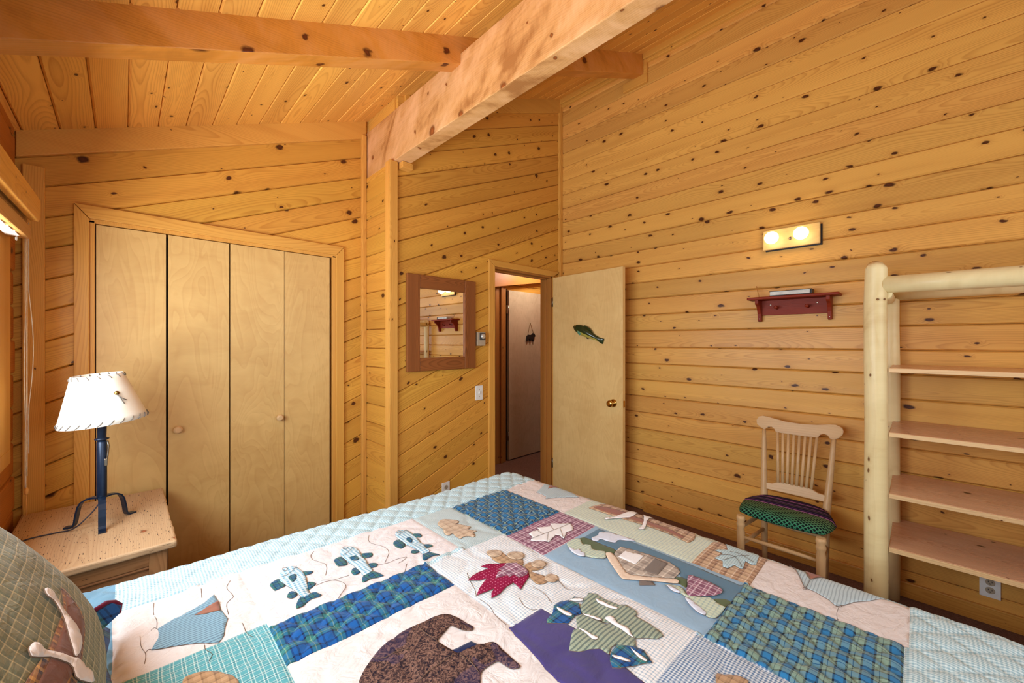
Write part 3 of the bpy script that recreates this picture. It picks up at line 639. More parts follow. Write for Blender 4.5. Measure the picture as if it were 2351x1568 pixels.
# ------------------------------------------------------------------ wall light
wl = thing('wall_light', (XR_, .575, 2.095), 'lit two globe wall light on a pale wooden plate above the red shelf', 'wall light')
MB().box((XR_ - .038, .418, 2.030), (XR_ - .022, .727, 2.163), .005).build('back_plate', M['ply_closet'], wl, grain=1)
MB().box((XR_ - .0225, .45, 2.055), (XR_ - .001, .695, 2.140), .001).box((XR_ - .012, .411, 2.025), (XR_ - .0005, .716, 2.155), .001).build('mount_and_shadow_board', M['black_wood'], wl)  # wider thin black board stands for the plate's shadow on the wall
MB().lathe([(.009, 0), (.009, .004), (.004, .007)], (XR_ - .038, .572, 2.088), (-1, 0, 0), 16).build('plate_screw', M['steel'], wl)
for y in (.665, .507):
    sk = MB().lathe([(.024, 0), (.024, .012), (.018, .018)], (XR_ - .038, y, 2.098), (-1, 0, 0), 20).build('socket', M['white_plastic'], wl)
    MB().lathe([(.012, .010), (.016, .018)] + [(.040 * math.sin(a), .054 - .040 * math.cos(a)) for a in [R(25 + 155 * i / 14) for i in range(15)]], (XR_ - .038, y, 2.098), (-1, 0, 0), 24).build('globe_bulb', M['bulb'], sk)

# ------------------------------------------------------------------ mirror, thermostat, switch, outlets
mi = thing('wall_mirror', (1.703, YM, 1.555), 'rectangular mirror in a wide walnut frame left of the doorway', 'mirror')
mx0, mx1, mz0, mz1, ix0, ix1, iz0, iz1 = 1.400, 2.006, 1.208, 1.896, 1.499, 1.897, 1.303, 1.800
yf = YM - .030
for nm, lo, hi, g_ in (('frame_stile', (mx0, yf, mz0), (ix0, YM - .004, mz1), 2), ('frame_stile', (ix1, yf, mz0), (mx1, YM - .004, mz1), 2), ('frame_rail', (ix0, yf + .001, iz1), (ix1, YM - .004, mz1), 0), ('frame_rail', (ix0, yf + .001, mz0), (ix1, YM - .004, iz0), 0)):
    MB().box(lo, hi, .004).build(nm, M['walnut'], mi, grain=g_)
MB().box((ix0 - .006, yf + .014, iz0 - .006), (ix1 + .006, yf + .018, iz1 + .006)).build('mirror_glass', M['mirror'], mi)
th = thing('thermostat', (2.066, YM, 1.44), 'small taupe wall thermostat with round dial beside the mirror', 'thermostat')
MB().box((2.022, YM - .028, 1.385), (2.110, YM - .002, 1.496), .004).build('housing', M['taupe_plastic'], th)
MB().box((2.046, YM - .031, 1.43), (2.107, YM - .027, 1.490), .001).build('dial_face', M['grey_plastic'], th)
MB().lathe([(.021, 0), (.021, .008), (.018, .011), (.004, .012)], (2.078, YM - .031, 1.462), (0, -1, 0), 24).build('dial', M['silver'], th)
sw = thing('light_switch', (2.06, YM, 1.004), 'white light switch plate under the thermostat beside the door casing', 'light switch')
MB().box((2.023, YM - .008, .945), (2.097, YM - .001, 1.063), .003).build('switch_plate', M['white_plastic'], sw)
MB().box((2.054, YM - .018, .995), (2.066, YM - .007, 1.016), .002, rot=Matrix.Rotation(R(18), 3, 'X')).build('toggle', M['white_plastic'], sw)
for z in (.975, 1.033): MB().lathe([(.004, 0), (.003, .0015)], (2.06, YM - .008, z), (0, -1, 0), 10).build('screw', M['steel'], sw)
def outlet(loc, label, face, dup=None):
    """face: unit vector out of the wall"""
    fv = Vector(face); ax = Vector((0, 0, 1)).cross(fv)
    o = thing('wall_outlet', loc, label, 'outlet')
    L = Vector(loc)
    def slab(w, h, d0, d1, dz, nm, m, par, bev=.002, dx=0.0):
        return MB().prism([(-w + dx, -h + dz), (w + dx, -h + dz), (w + dx, h + dz), (-w + dx, h + dz)], L + fv * d0, ax, (0, 0, 1), fv * (d1 - d0), bev).build(nm, m, par)
    pl = slab(.035, .057, .001, .007, 0, 'cover_plate', M['white_plastic'], o)
    for dz in (-.02, .02):
        s_ = MB().lathe([(.0165, 0), (.0165, .0025), (.015, .003)], L + fv * .0065 + Vector((0, 0, dz)), fv, 20).build('receptacle', M['taupe_plastic'], pl)
        for dx in (-.006, .006): slab(.0012, .004, .0085, .0101, dz + .003, 'slot', M['grey_plastic'], pl, 0, dx)
        slab(.0025, .0025, .0085, .0101, dz - .007, 'ground_hole', M['grey_plastic'], pl, 0)
    return o
outlet((XR_, -.258, .189), 'white wall outlet low on the wall beneath the bookcase shelves', (-1, 0, 0))
outlet((1.735, YM, .302), 'white wall outlet just showing above the far edge of the bed below the mirror', (0, -1, 0))

# ------------------------------------------------------------------ red shelf with pegs, book and stick on it
ws = thing('peg_shelf', (XR_, .56, 1.70), 'dark red wooden wall shelf with two pegs under the lit wall light', 'shelf')
MB().box((XR_ - .128, .318, 1.696), (XR_ - .003, .800, 1.713), .005).build('shelf_board', M['redwood'], ws, grain=1)
bb = MB().box((XR_ - .020, .374, 1.596), (XR_ - .003, .744, 1.6955), .002).build('back_board', M['redwood'], ws, grain=1)
for y in (.372, .746):
    pr = [(0, 0), (.108, 0), (.108, -.022), (.098, -.032), (.086, -.034), (.070, -.045), (.054, -.066), (.044, -.090), (.040, -.118), (.036, -.138), (.020, -.142), (0, -.140)]
    k = MB().prism([(-a, b) for a, b in pr], (XR_ - .003, y - .010, 1.6955), (1, 0, 0), (0, 0, 1), (0, .020, 0), .002).build('bracket', M['redwood'], ws, grain=2)
    MB().lathe([(.004, 0), (.002, .002)], (XR_ - .0405, y, 1.572), (-1, 0, 0), 10).build('nail_head', M['steel'], k)
for y in (.648, .482):
    MB().lathe([(.008, 0), (.0065, .012), (.006, .030), (.010, .038), (.011, .046), (.006, .052)], (XR_ - .020, y, 1.640), (-1, 0, .12), 16).build('peg', M['redwood'], ws)
for y in (.685, .435): MB().lathe([(.005, 0), (.003, .002)], (XR_ - .020, y, 1.664), (-1, 0, 0), 10).build('screw', M['steel'], bb)
bk = thing('book', (3.05, .56, 1.713), 'thin black covered book lying on the dark red shelf', 'book')
MB().box((3.000, .458, 1.718), (3.072, .668, 1.742), .001).build('page_block', M['paper'], bk)
MB().box((2.996, .454, 1.7135), (3.078, .672, 1.718), .001).build('cover', M['black_cover'], bk)
MB().box((2.996, .454, 1.742), (3.078, .672, 1.745), .001).box((2.996, .447, 1.7135), (3.078, .4545, 1.745), .002).build('cover', M['black_cover'], bk)
st_ = MB().tube([(3.04, .738, 1.7142), (3.085, .765, 1.795)], .003, 8).build('wooden_stick', M['twig'])
tag(st_, 'thin wooden stick leaning on the wall at the left end of the red shelf', 'stick')

# ------------------------------------------------------------------ carved fish on the door and bear on the hall door
sC = lambda p: (Vector((p[0], p[1], 0)) - Vector((hx, hy, 0))).dot(dv)
s0, z0 = sC((2.93, 2.194)), 1.560; s1, z1 = sC((2.93, 1.863)), 1.428
fd = Vector((s1 - s0, z1 - z0)); FL = fd.length; fd.normalize(); fn = Vector((-fd.y, fd.x))
def fp(a, b, n=0): # along the fish, across (up), out of door
    q = Vector((s0, z0)) + fd * a * FL + fn * b * FL
    return dpt(q.x, q.y, n)
fi = thing('carved_fish', dpt((s0 + s1) / 2, 1.5, 0), 'carved green and yellow fish hung on the open bedroom door', 'fish decoration')
# body as lofted sections
secs = [(0, .01, .012, 0), (.04, .055, .02, .0), (.12, .095, .030, .005), (.22, .125, .036, .012), (.34, .135, .038, .014), (.48, .118, .034, .006), (.62, .090, .028, -.006), (.75, .064, .020, -.016), (.84, .056, .014, -.02), (.9, .062, .010, -.02), (1.0, .075, .007, -.02)]
b = bmesh.new(); rings = []
for a, h, th_, off in secs:
    rings.append([b.verts.new(fp(a, off + h * math.cos(2 * math.pi * k / 16) * (.85 if math.cos(2 * math.pi * k / 16) > 0 else 1.0), .006 + th_ * (1 + math.sin(2 * math.pi * k / 16)) / 2 * 1.0)) for k in range(16)])
for i in range(len(rings) - 1):
    for k in range(16):
        f = b.faces.new((rings[i][k], rings[i][(k + 1) % 16], rings[i + 1][(k + 1) % 16], rings[i + 1][k])); f.smooth = True
        kk = k + .5
        f.material_index = 1 if (3.2 < kk < 8.5 and .12 < secs[i][0] < .8 and kk > 4.6) else 0
b.faces.new(rings[0]); b.faces.new(rings[-1]); bmesh.ops.recalc_face_normals(b, faces=b.faces[:])
mb = MB(); mb.bm.free(); mb.bm = b; body = mb.build('body', [M['fish_green'], M['fish_yellow']], fi)
MB().prism([(.30, .11), (.36, .155), (.48, .148), (.58, .118), (.66, .070), (.55, .085)], fp(0, 0, .016), (fp(1, 0) - fp(0, 0)), (fp(0, 1) - fp(0, 0)), dn * .012, .002).build('dorsal_fin', M['fish_green'], body)
MB().prism([(.22, -.045), (.30, -.03), (.36, -.075), (.34, -.125), (.27, -.11)], fp(0, 0, .036), (fp(1, 0) - fp(0, 0)), (fp(0, 1) - fp(0, 0)), dn * .006, .002).build('side_fin', M['fish_teal'], body)
MB().prism([(.50, -.10), (.56, -.098), (.58, -.125), (.53, -.13)], fp(0, 0, .018), (fp(1, 0) - fp(0, 0)), (fp(0, 1) - fp(0, 0)), dn * .008, .001).build('belly_fin', M['black_wood'], body)
ey_ = MB().lathe([(.008, 0), (.007, .003), (.002, .004)], fp(.095, .035, .030), dn, 16).build('eye', M['fish_eye'], body)
MB().lathe([(.004, 0), (.001, .002)], fp(.095, .035, .0335), dn, 12).build('pupil', M['black_wood'], ey_)
be = thing('bear_ornament', (3.64, 3.39, 1.42), 'black wooden bear cutout hanging by twine on the hall door', 'ornament')
bear = [(0, .03), (.01, .07), (.04, .085), (.08, .083), (.10, .09), (.115, .105), (.13, .10), (.14, .108), (.145, .095), (.165, .075), (.16, .06), (.14, .055), (.135, .03), (.14, 0), (.115, 0), (.105, .03), (.095, .03), (.085, .0), (.06, 0), (.06, .03), (.045, .03), (.03, 0), (.005, 0)]
MB().prism([(a * 1.0, b_) for a, b_ in bear], (3.555, 3.372, 1.420), (1, 0, 0), (0, 0, 1), (0, .014, 0), .002).build('bear_cutout', M['black_wood'], be)
MB().tube([(3.585, 3.38, 1.50), (3.635, 3.387, 1.655)], .003, 6).tube([(3.69, 3.38, 1.52), (3.638, 3.387, 1.655)], .003, 6).build('twine', M['twine'], be)
MB().tube([(3.637, 3.380, 1.652), (3.637, 3.393, 1.652)], .004, 8).build('nail', M['steel'], be)

# ------------------------------------------------------------------ chair
ch = thing('side_chair', (2.70, .52, 0), 'pale wooden spindle back chair with green and purple woven seat', 'chair')
prof = [(.012, 0), (.015, .03), (.019, .22), (.021, .33), (.017, .355), (.022, .37), (.022, .38), (.018, .392), (.023, .405), (.020, .425)]
for y in (.705, .340):
    MB().lathe([(r_, h) for r_, h in prof], (2.525, y, 0.0), seg=20).build('front_leg', M['maple'], ch, grain=2, cyl=True)
def post(y):
    lean = lambda z: 2.862 + (.0 if z < .42 else (z - .42) * .235)
    yy = lambda z: y + (z - .42) * (.055 if y > .5 else -.055) * (1 if z > .42 else .2)
    zs = [0, .2, .40, .46, .55, .70, .80, .850]; rr = [.013, .017, .020, .020, .018, .015, .0125, .011]
    return MB().tube([(lean(z), yy(z), z) for z in zs], rr, 16)
for y in (.668, .362): post(y).build('back_post', M['maple'], ch, grain=2, cyl=True)
mb = MB()
def fr_rail(p, q, r_): return MB().tube([p, (Vector(p) + Vector(q)) / 2, q], [r_ * .8, r_ * 1.15, r_ * .8], 12)
for p, q, nm in (((2.525, .705, .305), (2.525, .340, .305), 'front_stretcher'), ((2.862, .667, .30), (2.862, .363, .30), 'rear_stretcher'), ((2.525, .705, .255), (2.862, .667, .255), 'side_stretcher'), ((2.525, .340, .255), (2.862, .363, .255), 'side_stretcher'),
                 ((2.525, .705, .355), (2.862, .667, .355), 'side_stretcher'), ((2.525, .340, .355), (2.862, .363, .355), 'side_stretcher'), ((2.525, .705, .21), (2.525, .340, .21), 'front_stretcher')):
    fr_rail(p, q, .0105).build(nm, M['maple'], ch, cyl=True)
# crest rail: curved board with ears
def crest_pt(y, z, d): # curved in plan
    k = (y - .516) / .22
    return Vector((2.955 + (z - .86) * .25 + d - .012 * (1 - k * k) + .012, y, z))
top_ = [(.302, .918), (.33, .932), (.36, .931), (.42, .920), (.50, .915), (.58, .918), (.65, .930), (.70, .936), (.725, .928), (.737, .905)]
bot_ = [(.733, .880), (.715, .866), (.690, .852), (.682, .858), (.668, .872), (.650, .876), (.634, .866), (.626, .850), (.60, .847), (.516, .846), (.43, .847), (.410, .850), (.402, .866), (.384, .874), (.366, .868), (.356, .852), (.340, .848), (.316, .860), (.299, .882), (.296, .900)]
out = top_ + bot_
b = bmesh.new(); A = [b.verts.new(crest_pt(y, z, -.009)) for y, z in out]; B = [b.verts.new(crest_pt(y, z, .009)) for y, z in out]
f1 = b.faces.new(A); f2 = b.faces.new(B[::-1])
for i in range(len(out)): b.faces.new((A[i], A[(i + 1) % len(out)], B[(i + 1) % len(out)], B[i]))
bmesh.ops.recalc_face_normals(b, faces=b.faces[:]); bmesh.ops.bevel(b, geom=list(f1.edges) + list(f2.edges), offset=.003, segments=2, affect='EDGES')
bmesh.ops.triangulate(b, faces=[f for f in b.faces if len(f.verts) > 4])
mb = MB(); mb.bm.free(); mb.bm = b; mb.build('crest_rail', M['maple'], ch, grain=1)
mb = MB(); out = [(.35, .500), (.355, .535), (.40, .538), (.43, .552), (.45, .556), (.58, .556), (.60, .552), (.63, .538), (.675, .535), (.68, .500)]
mb.prism([(y, z) for y, z in out], (2.870, 0, 0), (0, 1, 0), Vector((.23, 0, 1)) , (.016, 0, 0), .002)
for v in mb.bm.verts: v.co.x -= .115 - .0
mb.build('lower_rail', M['maple'], ch, grain=1)
for i in range(8):
    k = i / 7 - .5
    yb_, yt = .516 + k * .165, .516 + k * .200
    xb_, xt = 2.885 , 2.958
    mb = MB(); w_ = .0075
    p0, p1 = Vector((xb_ - .003, yb_, .552)), Vector((xt - .006, yt, .850))
    mb.tube([p0, p0.lerp(p1, .5), p1], [w_, w_ * 1.1, w_], 10, flat=(1.0, .55)).build('spindle', M['maple'], ch, grain=2, cyl=True)
# padded seat
b = bmesh.new(); uvl = b.loops.layers.uv.new('uv'); NX, NY = 26, 30; grid = []
for side in (1, -1):
    g_ = []
    for i in range(NX + 1):
        row = []
        for j in range(NY + 1):
            a, c_ = i / NX * 2 - 1, j / NY * 2 - 1
            # squircle footprint, front (-x) wider
            sx = a * math.sqrt(max(0, 1 - .26 * c_ * c_)) ; sy = c_ * math.sqrt(max(0, 1 - .26 * a * a))
            wx = .192; wy = .224 if a < 0 else .224 - .045 * a
            d = max(0, (1 - a ** 4) * (1 - c_ ** 4)) ** .45
            z = .440 + (.044 * d ** .75 if side > 0 else -.020 * d)
            row.append(b.verts.new((2.700 + sx * wx, .520 + sy * wy, z)))
        g_.append(row)
    for i in range(NX):
        for j in range(NY):
            f = b.faces.new((g_[i][j], g_[i + 1][j], g_[i + 1][j + 1], g_[i][j + 1])) if side < 0 else b.faces.new((g_[i][j], g_[i][j + 1], g_[i + 1][j + 1], g_[i + 1][j]))
            f.smooth = True
            for l in f.loops:
                l[uvl].uv = (l.vert.co.y, (l.vert.co.x - 2.50) + (l.vert.co.z - .48) * .6)
bmesh.ops.remove_doubles(b, verts=b.verts[:], dist=.0004); bmesh.ops.recalc_face_normals(b, faces=b.faces[:])
mb = MB(); mb.bm.free(); mb.bm = b; mb.build('seat', M['seatcloth'], ch)
# ------------------------------------------------------------------ log bookcase
bc = thing('log_bookcase', (2.86, -.35, 0), 'peeled log bookcase with four pine shelves right of the chair', 'bookcase')
def logpost(x, y, r_, h, nm, sd):
    rr = random.Random(sd); zs = [0, h * .15, h * .35, h * .55, h * .75, h * .9, h - .012, h - .003, h]
    rads = [r_ * (1.04 - .05 * z / h) * (1 + rr.uniform(-.015, .015)) for z in zs[:6]] + [r_ * .97, r_ * .90, r_ * .80]
    return MB().tube([(x + rr.uniform(-.002, .002), y + rr.uniform(-.002, .002), z) for z in zs], rads, 28).build(nm, M['peel'], bc, grain=2, cyl=True)
YP, YE = .142, -.90
logpost(2.648, YP, .0435, 1.787, 'log_post', 1); logpost(2.648, YE, .0435, 1.787, 'log_post', 2)
logpost(3.055, .100, .036, 1.655, 'rear_post', 3); logpost(3.055, YE + .02, .036, 1.655, 'rear_post', 4)
MB().tube([(2.652, YP - .028, 1.697), (2.652, -.1, 1.694), (2.652, -.5, 1.690), (2.652, YE + .028, 1.694)], [.040, .043, .044, .042], 24).build('front_top_log', M['peel'], bc, grain=1, cyl=True)
MB().tube([(3.055, .10, 1.688), (3.055, -.4, 1.690), (3.055, YE, 1.688)], .040, 24).build('rear_top_log', M['peel'], bc, grain=1, cyl=True)
for y in (YP - .030, YE + .03): MB().tube([(2.655, y, 1.655), (2.85, y, 1.655), (3.055, y, 1.655)], .030, 18).build('side_top_log', M['peel'], bc, grain=0, cyl=True)
for i, (zt, zb) in enumerate(((1.292, 1.270), (.982, .960), (.686, .664), (.428, .404))):
    s_ = MB().box((2.643, YE + .045, zb), (3.100, .094, zt), .003).build('shelf', M['shelf'], bc, grain=1)
    MB().box((2.635, YE + .045, zb + .001), (2.643, .094, zt - .001), .002).build('shelf_lip', M['shelf_edge'], s_, grain=1)

# ------------------------------------------------------------------ nightstand
NZ = .63
ns = thing('nightstand', (-.10, 2.46, 0), 'distressed pine nightstand holding the lamp in front of the closet', 'nightstand')
mb = MB(); mb.box((-.333, 2.062, NZ - .030), (.152, 2.855, NZ), .009, seg=3)
bmesh.ops.subdivide_edges(mb.bm, edges=[e for e in mb.bm.edges if e.calc_length() > .3], cuts=40, use_grid_fill=True)
for v in mb.bm.verts:
    if v.co.z < NZ - .002: v.co += Vector((noise.noise(v.co * 30), noise.noise(v.co * 27 + Vector((5, 0, 0))), 0)) * .0025
mb.build('top', M['stand'], ns, grain=1)
bx0, bx1, by0, by1 = -.322, .125, 2.092, 2.835
for (x, y) in ((bx0, by0), (bx1 - .055, by0), (bx0, by1 - .055), (bx1 - .055, by1 - .055)):
    MB().box((x, y, 0), (x + .055, y + .055, NZ - .030), .003).build('corner_post', M['stand_body'], ns, grain=2)
MB().box((bx0 + .05, by0 + .004, NZ - .088), (bx1 - .05, by0 + .03, NZ - .030), .003).build('side_rail', M['stand_body'], ns, grain=0)
MB().box((bx0 + .05, by0 + .008, NZ - .100), (bx1 - .05, by0 + .03, NZ - .089), .003).build('panel_moulding', M['stand_body'], ns, grain=0)
MB().box((bx0 + .05, by0 + .004, .06), (bx1 - .05, by0 + .03, .13), .003).build('side_rail', M['stand_body'], ns, grain=0)
MB().box((bx0 + .045, by0 + .018, .12), (bx1 - .045, by0 + .03, NZ - .095), .001).build('side_panel', M['stand_body'], ns, grain=0)
MB().box((bx0 + .01, by0 + .05, .07), (bx1 - .02, by1 - .02, NZ - .04), .003).build('carcass', M['stand_body'], ns, grain=1)
dr = MB().box((bx1 - .02, by0 + .06, .38), (bx1 + .002, by1 - .06, NZ - .06), .004).build('drawer', M['stand_body'], ns, grain=1)
MB().lathe([(.008, 0), (.007, .012), (.017, .020), (.015, .030)], (bx1 + .002, 2.46, .48), (1, 0, 0), 16).build('drawer_knob', M['stand_body'], dr)

# ------------------------------------------------------------------ lamp
LX, LY = -.068, 2.465
lp = thing('table_lamp', (LX, LY, NZ), 'black iron table lamp with a white laced parchment shade on the nightstand', 'lamp')
for ang in (210, 330, 90):
    # world directions: one foot towards the camera, the others splayed behind
    a = {90: R(-88), 210: R(155), 330: R(33)}[ang]
    d = Vector((math.cos(a), math.sin(a), 0)); s_ = Vector((-d.y, d.x, 0))
    rail = [(.010, .118), (.030, .119), (.050, .115), (.066, .104), (.076, .085), (.082, .055), (.087, .020), (.091, .0085), (.100, .0042), (.122, .0038)]
    b = bmesh.new(); w_ = .0115; th_ = .0032; prev = None
    for i, (r_, h) in enumerate(rail):
        p = Vector((LX, LY, NZ + h)) + d * r_
        q0 = rail[max(i - 1, 0)]; q1 = rail[min(i + 1, len(rail) - 1)]
        tv = (d * (q1[0] - q0[0]) + Vector((0, 0, q1[1] - q0[1]))).normalized(); nv = s_.cross(tv).normalized()
        rg = [b.verts.new(p + s_ * w_ * sa + nv * th_ * sb) for sa, sb in ((-1, -1), (1, -1), (1, 1), (-1, 1))]
        if prev:
            for k in range(4): b.faces.new((prev[k], prev[(k + 1) % 4], rg[(k + 1) % 4], rg[k]))
        else: b.faces.new(rg)
        prev = rg
    b.faces.new(prev[::-1]); bmesh.ops.recalc_face_normals(b, faces=b.faces[:])
    mb = MB(); mb.bm.free(); mb.bm = b; mb.build('leg', M['iron'], lp)
MB().lathe([(.011, .10), (.0145, .115), (.0165, .125), (.0165, .14), (.0165, .355), (.014, .362)], (LX, LY, NZ), seg=24).build('pole', M['iron'], lp)
MB().lathe([(.009, .362), (.022, .366), (.024, .371), (.014, .376), (.016, .44), (.010, .45)], (LX, LY, NZ), seg=24).build('socket', M['iron'], lp)
MB().lathe([(.012, .45), (.016, .47), (.028, .51), (.030, .535), (.018, .56), (.004, .567)], (LX, LY, NZ), seg=20).build('light_bulb', M['white_plastic'], lp)
# shade: open cone, slightly tipped
axis = Vector((.11, .0, 1)).normalized(); axis = Vector((-.10, -.02, 1)).normalized()
so = Vector((-.060, LY, 1.075)); HS = .205; RB, RT = .142, .080
xa = axis.orthogonal().normalized(); xa = (Vector((1, 0, 0)) - axis * axis.x).normalized(); ya_ = axis.cross(xa)
def shp(ang, h, off=0.0):
    r_ = RB + (RT - RB) * h / HS + off
    return so + axis * h + (xa * math.cos(ang) + ya_ * math.sin(ang)) * r_
b = bmesh.new(); N = 64
for off, flip in ((0.0, False), (-.0022, True)):
    g_ = [[b.verts.new(shp(2 * math.pi * k / N, HS * i / 8, off)) for k in range(N)] for i in range(9)]
    for i in range(8):
        for k in range(N):
            q = (g_[i][k], g_[i][(k + 1) % N], g_[i + 1][(k + 1) % N], g_[i + 1][k]); f = b.faces.new(q[::-1] if flip else q); f.smooth = True
    if not flip: outer = g_
    else:
        for k in range(N):
            b.faces.new((outer[0][k], g_[0][k], g_[0][(k + 1) % N], outer[0][(k + 1) % N])); b.faces.new((outer[8][k], outer[8][(k + 1) % N], g_[8][(k + 1) % N], g_[8][k]))
mb = MB(); mb.bm.free(); mb.bm = b; shd = mb.build('lamp_shade', M['shade'], lp)
lab = 0
for h0, h1, n_, nm in ((.002, .018, 26, 'bottom_lacing'), (HS - .002, HS - .016, 16, 'top_lacing')):
    mb = MB()
    for k in range(n_):
        a = 2 * math.pi * k / n_
        mb.tube([shp(a, h0, .001), shp(a + .07, (h0 + h1) / 2, .0028), shp(a + .12, h1, .0015)], .0017, 6)
        mb.tube([shp(a, h0, .001), shp(a - .02, h0, -.004), shp(a - .05, h1, -.0045)], .0017, 6)
    tag(mb.build(nm, M['leather'], shd), 'grey leather lacing')
bead_a = R(-62)
MB().ball(shp(bead_a, .125, .006), .0085).build('bead', M['bead'], shd)
MB().tube([shp(bead_a, .118, .004), shp(bead_a + .06, .10, .005), shp(bead_a + .12, .075, .003)], .0018, 6).tube([shp(bead_a, .118, .004), shp(bead_a + .10, .10, .006), shp(bead_a + .24, .088, .004)], .0018, 6).build('lace_tail', M['leather'], shd)
MB().tube([(LX + .017, LY - .012, NZ + .362), (LX + .021, LY - .014, NZ + .34), (LX + .018, LY - .014, NZ + .30), (LX + .014, LY - .014, NZ + .27)], .0035, 8).box((LX + .008, LY - .022, NZ + .255), (LX + .018, LY - .014, NZ + .285), .002).build('switch', M['steel'], lp)
cpts = [(LX - .004, LY + .002, NZ + .10), (LX - .03, LY - .005, NZ + .06), (LX - .08, LY - .01, NZ + .012), (LX - .13, LY + .01, NZ + .004), (LX - .20, LY + .01, NZ + .004), (LX - .235, LY - .02, NZ + .004), (LX - .262, LY - .05, NZ + .004), (LX - .268, LY - .07, NZ + .003), (LX - .2745, LY - .080, NZ - .008)]
cv = []
for i in range(len(cpts) - 1):
    p0, p1, p2, p3 = [Vector(cpts[min(max(i + k, 0), len(cpts) - 1)]) for k in (-1, 0, 1, 2)]
    for q in range(6):
        t_ = q / 6; cv.append(.5 * ((2 * p1) + (p2 - p0) * t_ + (2 * p0 - 5 * p1 + 4 * p2 - p3) * t_ ** 2 + (3 * p1 - p0 - 3 * p2 + p3) * t_ ** 3))
MB().tube(cv, .0026, 8).build('power_cord', M['black_cord'], lp)

# ------------------------------------------------------------------ bed and quilt
bed = thing('bed', (.68, .75, 0), 'large bed spread with the patchwork quilt', 'bed')
MB().box((-.33, -.19, .30), (1.70, 1.74, .575), .07, seg=4).build('mattress', M['q_cream'], bed)
MB().box((-.33, -.17, .08), (1.68, 1.72, .298), .02).build('bed_base', M['stand_body'], bed)
for x, y in ((-.28, -.1), (1.6, -.1), (-.28, 1.64), (1.6, 1.64)): MB().box((x - .03, y - .03, 0), (x + .03, y + .03, .08), .004).build('leg', M['black_wood'], bed)

def zq(x): return .660 - .030 * min(max(x, -.2), 1.7) / 1.0 * (1.0 if x < 1.0 else 1.0) if x < 1.2 else .624 - .006 * (x - 1.2)
SX0, YL0, YR0, RB_ = 1.655, 1.715, -.165, .125
def wrap(x, y):
    ox = max(x - SX0, 0); oy = max(y - YL0, 0) if y > YL0 else min(y - YR0, 0)
    d = math.hypot(ox, oy); bx, by = min(x, SX0), min(max(y, YR0), YL0)
    z = zq(bx)
    if d < 1e-9: return Vector((bx, by, z)), Vector((0, 0, 1))
    ux, uy = ox / d, oy / d
    if d < RB_ * math.pi / 2:
        a = d / RB_; s_ = RB_ * math.sin(a); dz = RB_ * (1 - math.cos(a))
        return Vector((bx + ux * s_, by + uy * s_, z - dz)), Vector((ux * math.sin(a), uy * math.sin(a), math.cos(a)))
    e = d - RB_ * math.pi / 2
    fl = .012 * math.sin(23 * (bx * abs(uy) + by * abs(ux)) + 1.0) * min(1, e / .15)
    return Vector((bx + ux * (RB_ + fl + e * .05), by + uy * (RB_ + fl + e * .05), z - RB_ - e)), Vector((ux, uy, 0))
PATCH = [ # x0, x1, y0, y1, cloth, quilting
 (-.02, .275, 1.235, 1.570, 'q_cream', 1), (.275, .912, 1.212, 1.565, 'q_cream2', 1), (.912, 1.113, 1.190, 1.558, 'q_fine', 1),
 (1.113, 1.457, 1.170, 1.548, 'q_small', 2), (1.457, 1.735, 1.150, 1.540, 'q_cream', 0), (-.02, .275, .55, 1.235, 'q_teal', 1),
 (.275, .757, 1.038, 1.212, 'q_tartan', 2), (.757, 1.113, .782, 1.190, 'q_camp', 1), (1.113, 1.460, .972, 1.170, 'q_mauve', 0),
 (1.457, 1.735, .568, 1.150, 'q_sage', 0), (1.113, 1.460, .400, .972, 'q_lake', 0), (.275, .757, .42, 1.038, 'q_cream', 1),
 (.757, 1.113, .420, .782, 'q_camp', 1), (1.460, 1.735, .382, .568, 'q_brown', 0), (1.455, 1.735, .014, .382, 'q_cream', 0),
 (1.104, 1.455, .022, .400, 'q_tartan2', 2), (.55, 1.104, .022, .420, 'q_ging', 1), (-.02, .55, .022, .42, 'q_cream', 1), (-.02, .275, .42, .55, 'q_cream', 1)]
bxs = sorted({p[0] for p in PATCH} | {p[1] for p in PATCH}); bys = sorted({p[2] for p in PATCH} | {p[3] for p in PATCH})
def patch_at(x, y):
    for p in PATCH:
        if p[0] <= x < p[1] and p[2] <= y < p[3]: return p
    return None
def seam(x, y):
    p = patch_at(x, y)
    if p: return min(x - p[0], p[1] - x, y - p[2], p[3] - y)
    d = 1.0
    if -.02 <= x <= 1.735: d = min(abs(y - 1.56), abs(y - .02), d)
    return d
def puff(x, y):
    p = patch_at(x, y); q = p[5] if p else 2
    n_ = noise.noise(Vector((x * 16, y * 16, 1.3))) * .5 + noise.noise(Vector((x * 38, y * 34, 4.1))) * .3
    if q == 2:
        per = .062 if p else .075
        m_ = min(abs(math.sin(math.pi * (x * 1.15 + y) / per / 1.4)), abs(math.sin(math.pi * (x * 1.15 - y) / per / 1.4)))
        h = (.0115 if p else .0085) * (1 - (1 - m_) ** 3) + .0015 * n_
    elif q == 1:
        w_ = noise.noise(Vector((x * 6.5, y * 6.5, 9.7)))
        h = .0045 * min(1, abs(w_) * 6) ** .5 + .0035 * n_
    else: h = .003 + .0012 * n_
    s_ = seam(x, y)
    h *= min(1, max(0, s_) / .012) ** .5 if s_ < .012 else 1
    return h + .006 * noise.noise(Vector((x * 2.3, y * 2.3, .5)))
def surf(x, y, off=0.0):
    p, n_ = wrap(x, y); return p + n_ * (puff(x, y) + off)
qu = thing('quilt', (.68, .75, .62), 'patchwork quilt with lodge scenes and blue check border on the bed', 'quilt')
